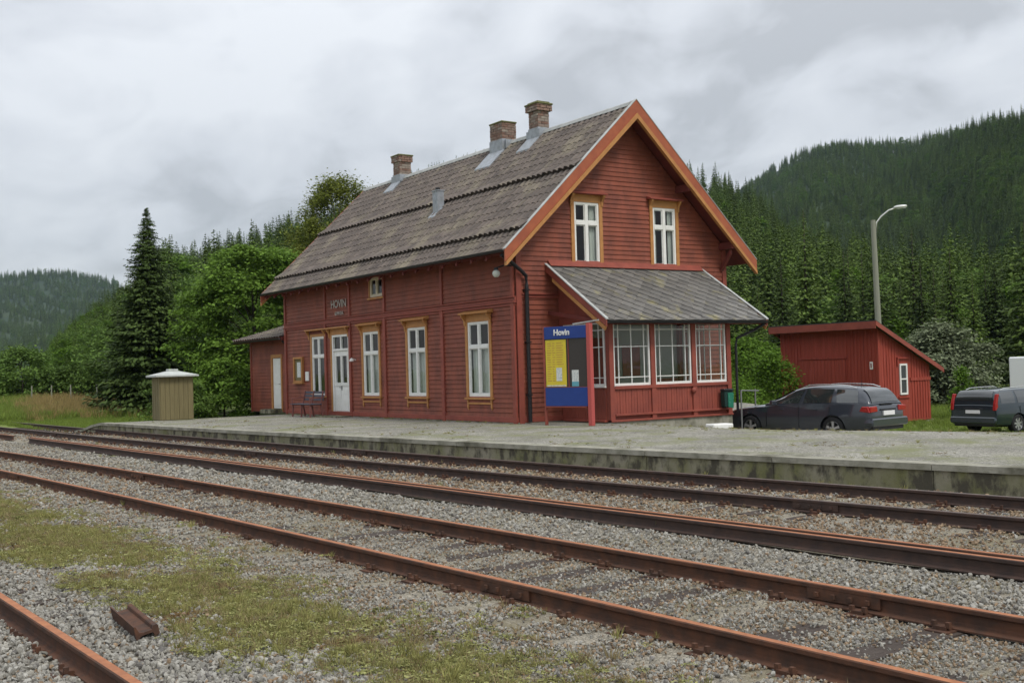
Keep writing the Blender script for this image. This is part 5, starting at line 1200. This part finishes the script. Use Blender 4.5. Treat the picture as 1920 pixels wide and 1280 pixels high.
mk_forest('near_forest', 'dense spruce forest covering the slope behind the station', a, r, lambda a, r: np.interp(a, [-79, -76.5, -74, -73], [3.5, 7, 8.5, 12.5])*np.where(r < 110, .85, 1), lambda a, r, v_: np.where(a < -76, .7, np.where(a < -71, .30, np.where(r < 125, .22, .04)))+.06*(v_ > .4), lambda a, r, v_: np.where(a < -60, .15, .40)+.25*(v_ > .2))
# extra line of trees on the skyline of the near ridge
a = rng.uniform(-78.6, -24, 520); r = rbf(a)*rng.uniform(.985, 1.03, 520)
mk_forest('ridge_forest', 'pointed spruces along the skyline of the near ridge', a, r, lambda a, r: np.interp(a, [-79, -76.5, -74, -73], [3.5, 7, 8.5, 12.5]), lambda a, r, v_: np.where(a < -74, .5, .04)+0*v_, lambda a, r, v_: .1+0*v_)
a, r = forest_pts(12500, -49, -23, lambda a: rbf(a)*1.3, lambda a: rcf(a)*1.01)
k2 = rng.uniform(0, 1, len(a)) < np.clip(600/r, .45, 1); a, r = a[k2], r[k2]
mk_forest('mountain_forest', 'dense conifer forest covering the mountain on the right', a, r, lambda a, r: 10+0*r, lambda a, r, v_: .08+.30*(v_ > .55), lambda a, r, v_: .25+.55*(v_ > .05))
a, r = forest_pts(9000, -88, -70, lambda a: np.full_like(a, 560.), lambda a: rcf(a)*1.01)
mk_forest('distant_forest', 'bluish forest on the far hill at the left edge', a, r, lambda a, r: 10+r*.001, lambda a, r, v_: .10+0*v_, lambda a, r, v_: .2+0*v_)
# spruces one can tell apart at the foot of the slope
protos = []
for i, (H_, Rb_, lm) in enumerate(((11, 2.2, 'spruce'), (9.5, 1.8, 'sprucelight'), (11.5, 2.3, 'farspruce'))):
    T = conifer('forest_spruce', 'upright spruce in the front row of the hillside forest', 'tree', (0, 0, 0), H_, Rb_, lm, 46, 14, 8, 60+i, 'spruces in the front row of the forest', z0=.04, wide=.20); protos.append(T)
spots = []
for i in range(400):
    a = random.uniform(-49.5, -26) if i % 3 else random.uniform(-75.5, -61); r = random.uniform(60, 92) if a > -50 else random.uniform(66, 96)
    if all(math.hypot((a-b_)*r*.0174, (r-q)*.6) > 2.3 for b_, q in spots): spots.append((a, r))
    if len(spots) >= 74: break
for i, (a, r) in enumerate(spots):
    o = protos[i] if i < 3 else copy_tree(protos[i % 3]); x, y = polar(a, r); zg = float(ground_h(x, y))*(1-float(S(72, 102, r)))+float(hill_h(a, r))*float(S(72, 102, r))
    o.location = (x, y, zg-.2); o.rotation_euler = (0, 0, random.uniform(0, 6.28)); s = random.uniform(.45, .98)*(.72 if a < -60 else 1); o.scale = (s*random.uniform(.9, 1.1), s, s)

# ---- grass and weeds
def blades(n, spread, h, w, seed, lean=.5):
    g = np.random.default_rng(seed); V = []
    for i in range(n):
        a = g.uniform(0, 6.28); b_ = g.uniform(0, spread); p = np.array([math.cos(a)*b_, math.sin(a)*b_, 0]); d = g.uniform(0, 6.28); hh = h*g.uniform(.5, 1); tp = p+np.array([math.cos(a)*lean*hh*g.uniform(.2, 1), math.sin(a)*lean*hh*g.uniform(.2, 1), hh]); md_ = (p+tp)/2+np.array([0, 0, hh*.1]); s_ = np.array([math.cos(d), math.sin(d), 0])*w
        V += [p-s_, p+s_, md_+s_*.7, md_-s_*.7, md_-s_*.7, md_+s_*.7, tp+s_*.12, tp-s_*.12]
    return np.array(V)
def weeds(n, spread, ls, seed):
    g = np.random.default_rng(seed); p = g.normal(size=(n, 3))*np.array([spread, spread, spread*.18]); p[:, 2] = np.abs(p[:, 2])+.01; nr = g.normal(size=(n, 3))*.5+np.array([0, 0, 1]); nr /= np.linalg.norm(nr, axis=1, keepdims=True); return leaf_quads(p, ls*g.uniform(.5, 1.3, n), nr, .5)
M['grass'] = leafmat('grass_blades', (.22, .225, .07), (.29, .26, .11), .25, .3, .3)
M['drygrass'] = leafmat('dry_grass', (.30, .24, .13), (.24, .20, .10), .25, .3, .3)
M['redgrass'] = leafmat('reddish_meadow_grass', (.33, .23, .11), (.27, .24, .085), .2, .3, .3)
M['meadow'] = leafmat('meadow_grass', (.17, .25, .045), (.21, .25, .065), .2, .25, .3)
M['weed'] = leafmat('weed_leaves', (.235, .25, .085), (.30, .29, .13), .3, .35, .25)
M['brownweed'] = leafmat('brown_moss', (.16, .12, .05), (.20, .11, .055), .3, .3, .1)
gl_ = [libobj('grass_tuft_a', blades(22, .05, .11, .0035, 71, .8), M['grass']), libobj('grass_tuft_b', blades(16, .04, .10, .003, 72, .9), M['drygrass']), libobj('weed_a', weeds(46, .045, .035, 73), M['weed']), libobj('weed_b', weeds(40, .05, .028, 74), M['brownweed'])]
n = 24000; x = rng.uniform(3, 21, n); cy = -12.93+(x-13)*.045; y = cy+rng.normal(size=n)*.43
m_ = vnoise(x, y, 1.1, 2)*.5+vnoise(x, y, 3.3, 5)*.35+rng.normal(size=n)*.22-np.abs(y-cy)*.35 > -.28+.04*np.maximum(0, 9-x)
m_ &= (np.abs(y-(c_y(x)))>.0) & (y > c_y(x)+.55) & (y < t2_y(x)-.98) & ~((np.abs(x-15.1) < .5) & (np.abs(y+13.58) < .16)); x, y = x[m_], y[m_]; n = len(x)
v_ = vnoise(x, y, 2.0, 9)+rng.normal(size=n)*.5; idx = np.where(v_ > .60, 3, np.where(v_ > .30, 1, np.where(v_ > -.7, rng.choice([2, 2, 2, 0], n), rng.choice([0, 1, 2], n)))); s = rng.uniform(.35, .8, n)*(1-.3*(idx == 3)); s = np.where(rng.uniform(0, 1, n) < .02, s*1.8, s)
z = np.full(n, ZB+.03)
scatter('verge_weeds', np.stack([x, y, z], 1), idx, np.stack([rng.normal(size=n)*.15, rng.normal(size=n)*.15, rng.uniform(0, 6.28, n)], 1), np.stack([s, s, s*.8], 1), gl_, 'moss, short grass and weeds growing on the strip between tracks', 'weeds')
# sparse weeds between rails and along the platform
n = 1500; x = rng.uniform(-8, 24, n); y = rng.choice([0, 1, 2], n); y = np.where(y == 0, t2_y(x)-.95+rng.normal(size=n)*.12, np.where(y == 1, sp_y(x)+.35+rng.normal(size=n)*.25, edge_y(x)-.12-np.abs(rng.normal(size=n))*.15)); m_ = vnoise(x, y, 1.5, 4)+rng.normal(size=n)*.4 > .45; x, y = x[m_], y[m_]; n = len(x); s = rng.uniform(.3, .9, n)
scatter('track_weeds', np.stack([x, y, np.full(n, ZB+.02)], 1), rng.integers(0, 3, n), np.stack([np.zeros(n), np.zeros(n), rng.uniform(0, 6.28, n)], 1), np.stack([s, s, s], 1), gl_, 'scattered weeds sprouting along the rails and the platform wall', 'weeds')
n = 2600; x = rng.uniform(-13, 14, n); y = edge_y(x)+.3+np.abs(rng.normal(size=n))*2.6; yc = np.maximum(.8+.35*(x-6.6), .9)
m_ = (vnoise(x, y, .8, 6)+.5*vnoise(x, y, 2.7, 3)+rng.normal(size=n)*.25 > .55) & ((y < -.25) | (x > 2.3)); x, y = x[m_], y[m_]
x2 = rng.uniform(2.6, 12, 260); y2 = np.maximum(.8+.35*(x2-6.6), .9)+rng.normal(size=260)*.5+.3; x3 = rng.uniform(-14, .2, 160); y3 = np.full(160, -.12)-np.abs(rng.normal(size=160))*.06; m3_ = np.abs(x3+9.98) > .9
x = np.concatenate([x, x2, x3[m3_]]); y = np.concatenate([y, y2, y3[m3_]]); n = len(x); s = rng.uniform(.2, .6, n); s[-len(x3[m3_]):] *= 1.2
scatter('platform_weeds', np.stack([x, y, crest_drop(x, y)*S(-4, 1.9, x)+.003], 1), rng.integers(0, 4, n), np.stack([np.zeros(n), np.zeros(n), rng.uniform(0, 6.28, n)], 1), np.stack([s*1.2, s*1.2, s], 1), gl_, 'sparse dry weeds growing through the platform gravel', 'weeds')
# meadow on the left and grass on the right
gm = [libobj('meadow_tuft', blades(26, .22, .42, .012, 75, .5), M['meadow']), libobj('red_tuft', blades(26, .22, .75, .010, 76, .4), M['redgrass'])]
n = 15000; a = rng.uniform(-86, -72, n); r = rng.uniform(36, 64, n); x, y = polar(a, r); m_ = ~((x > -16.5) & (y > edge_y(-14)-.5)) & ((y > edge_y(-14)-.4+(x+14)*.09+.4) | (x < -60)); a, r, x, y = a[m_], r[m_], x[m_], y[m_]; n = len(x)
red = (r > 50.5+rng.normal(size=n)*.8) & (a > -79.3+rng.normal(size=n)*.4) & (r < 60); idx = np.where(red, np.where(rng.uniform(0, 1, n) < .6, 1, 0), 0); s = np.where(red, rng.uniform(.55, .85, n), np.where(r > 50, rng.uniform(.7, 1.1, n), rng.uniform(.22, .45, n)))
scatter('meadow_grass', np.stack([x, y, ground_h(x, y)-.06], 1), idx, np.stack([np.zeros(n), np.zeros(n), rng.uniform(0, 6.28, n)], 1), np.stack([s*1.2, s*1.2, s], 1), gm, 'meadow of green and reddish tall grass left of the kiosk', 'grass')
n = 9000; x = rng.uniform(-16, 6, n); y = rng.uniform(8.5, 34, n); m_ = (y > 13.4) | (x < -4); m_ &= ~((x > -8.4) & (x < -3.4) & (y > 17.9) & (y < 21.4)); x, y = x[m_], y[m_]; n = len(x); s = rng.uniform(.2, .5, n)*np.where(x < -4, 1.6, 1)
scatter('lawn_grass', np.stack([x, y, ground_h(x, y)-.06], 1), np.zeros(n), np.stack([np.zeros(n), np.zeros(n), rng.uniform(0, 6.28, n)], 1), np.stack([s*1.3, s*1.3, s], 1), gm, 'rough grass around the red shed', 'grass')
# fence posts along the meadow
fp = None
for i, px in enumerate((0, 1.55, 3.1, 5.2, 7.4)):
    a = -79.0+px*.55; x, y = polar(a, 58.5)
    if fp is None:
        mb = MB(); mb.tube([(0, 0, -.2), (.01, 0, .85)], .035, 8, 0, .03); fp = mb.build('fence_post', M['pole']); tag(fp, 'grey wooden fence post at the far edge of the meadow', 'fence post', 'fence posts at the edge of the meadow'); o = fp
    else: o = fp.copy(); col.objects.link(o)
    o['label'] = 'grey wooden fence post at the meadow edge, '+('leftmost of the five', 'second from the left', 'middle one of the five', 'second from the right', 'rightmost of the five')[i]
    o.location = (x, y, float(ground_h(x, y))); o.rotation_euler = (0, R(random.uniform(-4, 4)), 0)

# ---- ballast stones
def stone(seed, name, mt):
    bm = bmesh.new(); bmesh.ops.create_icosphere(bm, subdivisions=2, radius=.5); g = np.random.default_rng(seed); pl_ = [(Vector(g.normal(size=3)).normalized(), g.uniform(.24, .42)) for _ in range(11)]
    for v in bm.verts:
        for nn_, d in pl_:
            q = v.co.dot(nn_)
            if q > d: v.co -= nn_*(q-d)
    me = bpy.data.meshes.new(name); bm.to_mesh(me); bm.free(); me.materials.append(mt); return bpy.data.objects.new(name, me)
def stonemat(name, a, b_, rnd=.35): return mat(name, a, .85, b_, 1.2, rnd=rnd, bump=.4, bscale=6, coords='Object', lo=.3, hi=.7, dist=.05, spec=.3)
M['stone1'] = stonemat('grey_stone', (.33, .315, .275), (.25, .24, .21)); M['stone2'] = stonemat('brown_stone', (.29, .215, .14), (.20, .14, .09)); M['stone3'] = stonemat('pale_stone', (.38, .37, .335), (.31, .30, .27), .2); M['stone4'] = stonemat('dark_stone', (.15, .14, .13), (.20, .19, .175))
st = [stone(81, 'stone_a', M['stone1']), stone(82, 'stone_b', M['stone1']), stone(83, 'stone_c', M['stone3']), stone(84, 'stone_d', M['stone4']), stone(85, 'stone_e', M['stone2']), stone(86, 'stone_f', M['stone2'])]
def stones(name, label, n, rr, size, probs, ymin, ymax, mask=None, dz=.25):
    a = rng.uniform(-84, -27, n); u = rng.uniform(0, 1, n); r = rr[0]*(rr[1]/rr[0])**u; x, y = polar(a, r)
    m_ = (y > ymin(x)) & (y < ymax(x)) & (x < 26)
    for yf, o_ in ((t1_y, .7525), (t1_y, -.7525), (t2_y, .7525), (t2_y, -.7525), (c_y, 0)): m_ &= np.abs(y-yf(x)-o_) > .062
    m_ &= ~(np.abs(y-sp_y(x)) < .16)
    if mask is not None: m_ &= mask(x, y)
    x, y, r = x[m_], y[m_], r[m_]; n = len(x); s = size*np.clip(rng.lognormal(0, .40, n), .4, 1.9)*np.clip(r/12, .9, 1.5)
    # sleepers: fewer stones over them
    rot = rng.uniform(0, 6.28, (n, 3)); scl = np.stack([s*rng.uniform(.8, 1.3, n), s*rng.uniform(.8, 1.2, n), s*rng.uniform(.55, .9, n)], 1)
    idx = rng.choice(6, n, p=probs); near = (np.abs(np.abs(y-t2_y(x))-.7525) < .3) | (np.abs(np.abs(y-t1_y(x))-.7525) < .3); idx = np.where(near & (rng.uniform(0, 1, n) < .35), rng.integers(4, 6, n), idx)
    z = ZB+s*dz+.014*np.sin(x*1.3+y*2.1)*np.sin(y*3.1-x*.7)-.006+.035*S(0, 1.2, np.abs(y-(-12.9+x*.03))*-1+1.6)*.9
    scatter(name, np.stack([x, y, z], 1), idx, rot, scl, st, label, 'gravel')
sleeper_mask = lambda yf, x0, sp: (lambda x, y: ~((np.abs(((x-x0+sp/2) % sp)-sp/2) < .11) & (np.abs(y-yf(x)) < 1.36) & (rng.uniform(0, 1, len(x)) < np.where(np.abs(y-yf(x)) > .80, .92, .68))))
sm1 = sleeper_mask(t1_y, -24, .64); sm2 = sleeper_mask(t2_y, -14, .64)
verge = lambda x, y: ~((np.abs(y-(-12.93+(x-13)*.045)) < .55) & (vnoise(x, y, 1.1, 2)*.5+vnoise(x, y, 3.3, 5)*.35 > -.15) & (rng.uniform(0, 1, len(x)) < .8))
stones('corner_ballast', 'pale grey coarse ballast around the corner siding track', 170000, (4.2, 16), .028, [.32, .26, .22, .12, .05, .03], lambda x: x*0-16.5, lambda x: -13.05+(x-13)*.045+.15*np.sin(x*2.3), verge)
stones('middle_ballast', 'mixed grey and brown gravel around the middle track', 230000, (5, 34), .020, [.25, .20, .10, .13, .18, .14], lambda x: -13.2+(x-13)*.045, lambda x: t2_y(x)+.95, lambda x, y: sm2(x, y) & verge(x, y))
stones('grey_ballast', 'grey ballast between the middle track and the spare rails', 130000, (8, 42), .025, [.32, .26, .20, .12, .06, .04], lambda x: t2_y(x)+.80, lambda x: sp_y(x)-.12, None)
stones('brown_ballast', 'tan and rust-brown ballast under the track beside the platform', 140000, (8, 44), .024, [.05, .05, .08, .10, .40, .32], lambda x: sp_y(x)+.12, lambda x: np.minimum(edge_y(x), t1_y(x)+1.9)-.06, sm1)

# ---- haze
mb = MB(); mb.box(-2150, 150, -120, 1250, -6, 260); hz_ = mb.build('haze', []); hz_.data.materials.clear()
hm = bpy.data.materials.new('haze'); hm.use_nodes = True; t = hm.node_tree; t.nodes.clear(); o_ = t.nodes.new('ShaderNodeOutputMaterial'); pv = t.nodes.new('ShaderNodeVolumePrincipled'); pv.inputs['Density'].default_value = .00008; pv.inputs['Color'].default_value = (.62, .80, 1.0, 1); pv.inputs['Anisotropy'].default_value = .3
t.links.new(pv.outputs[0], o_.inputs['Volume']); hz_.data.materials.append(hm); tag(hz_, 'thin pale mist in the air of the valley', 'haze', kind='stuff'); hz_.display_type = 'WIRE'
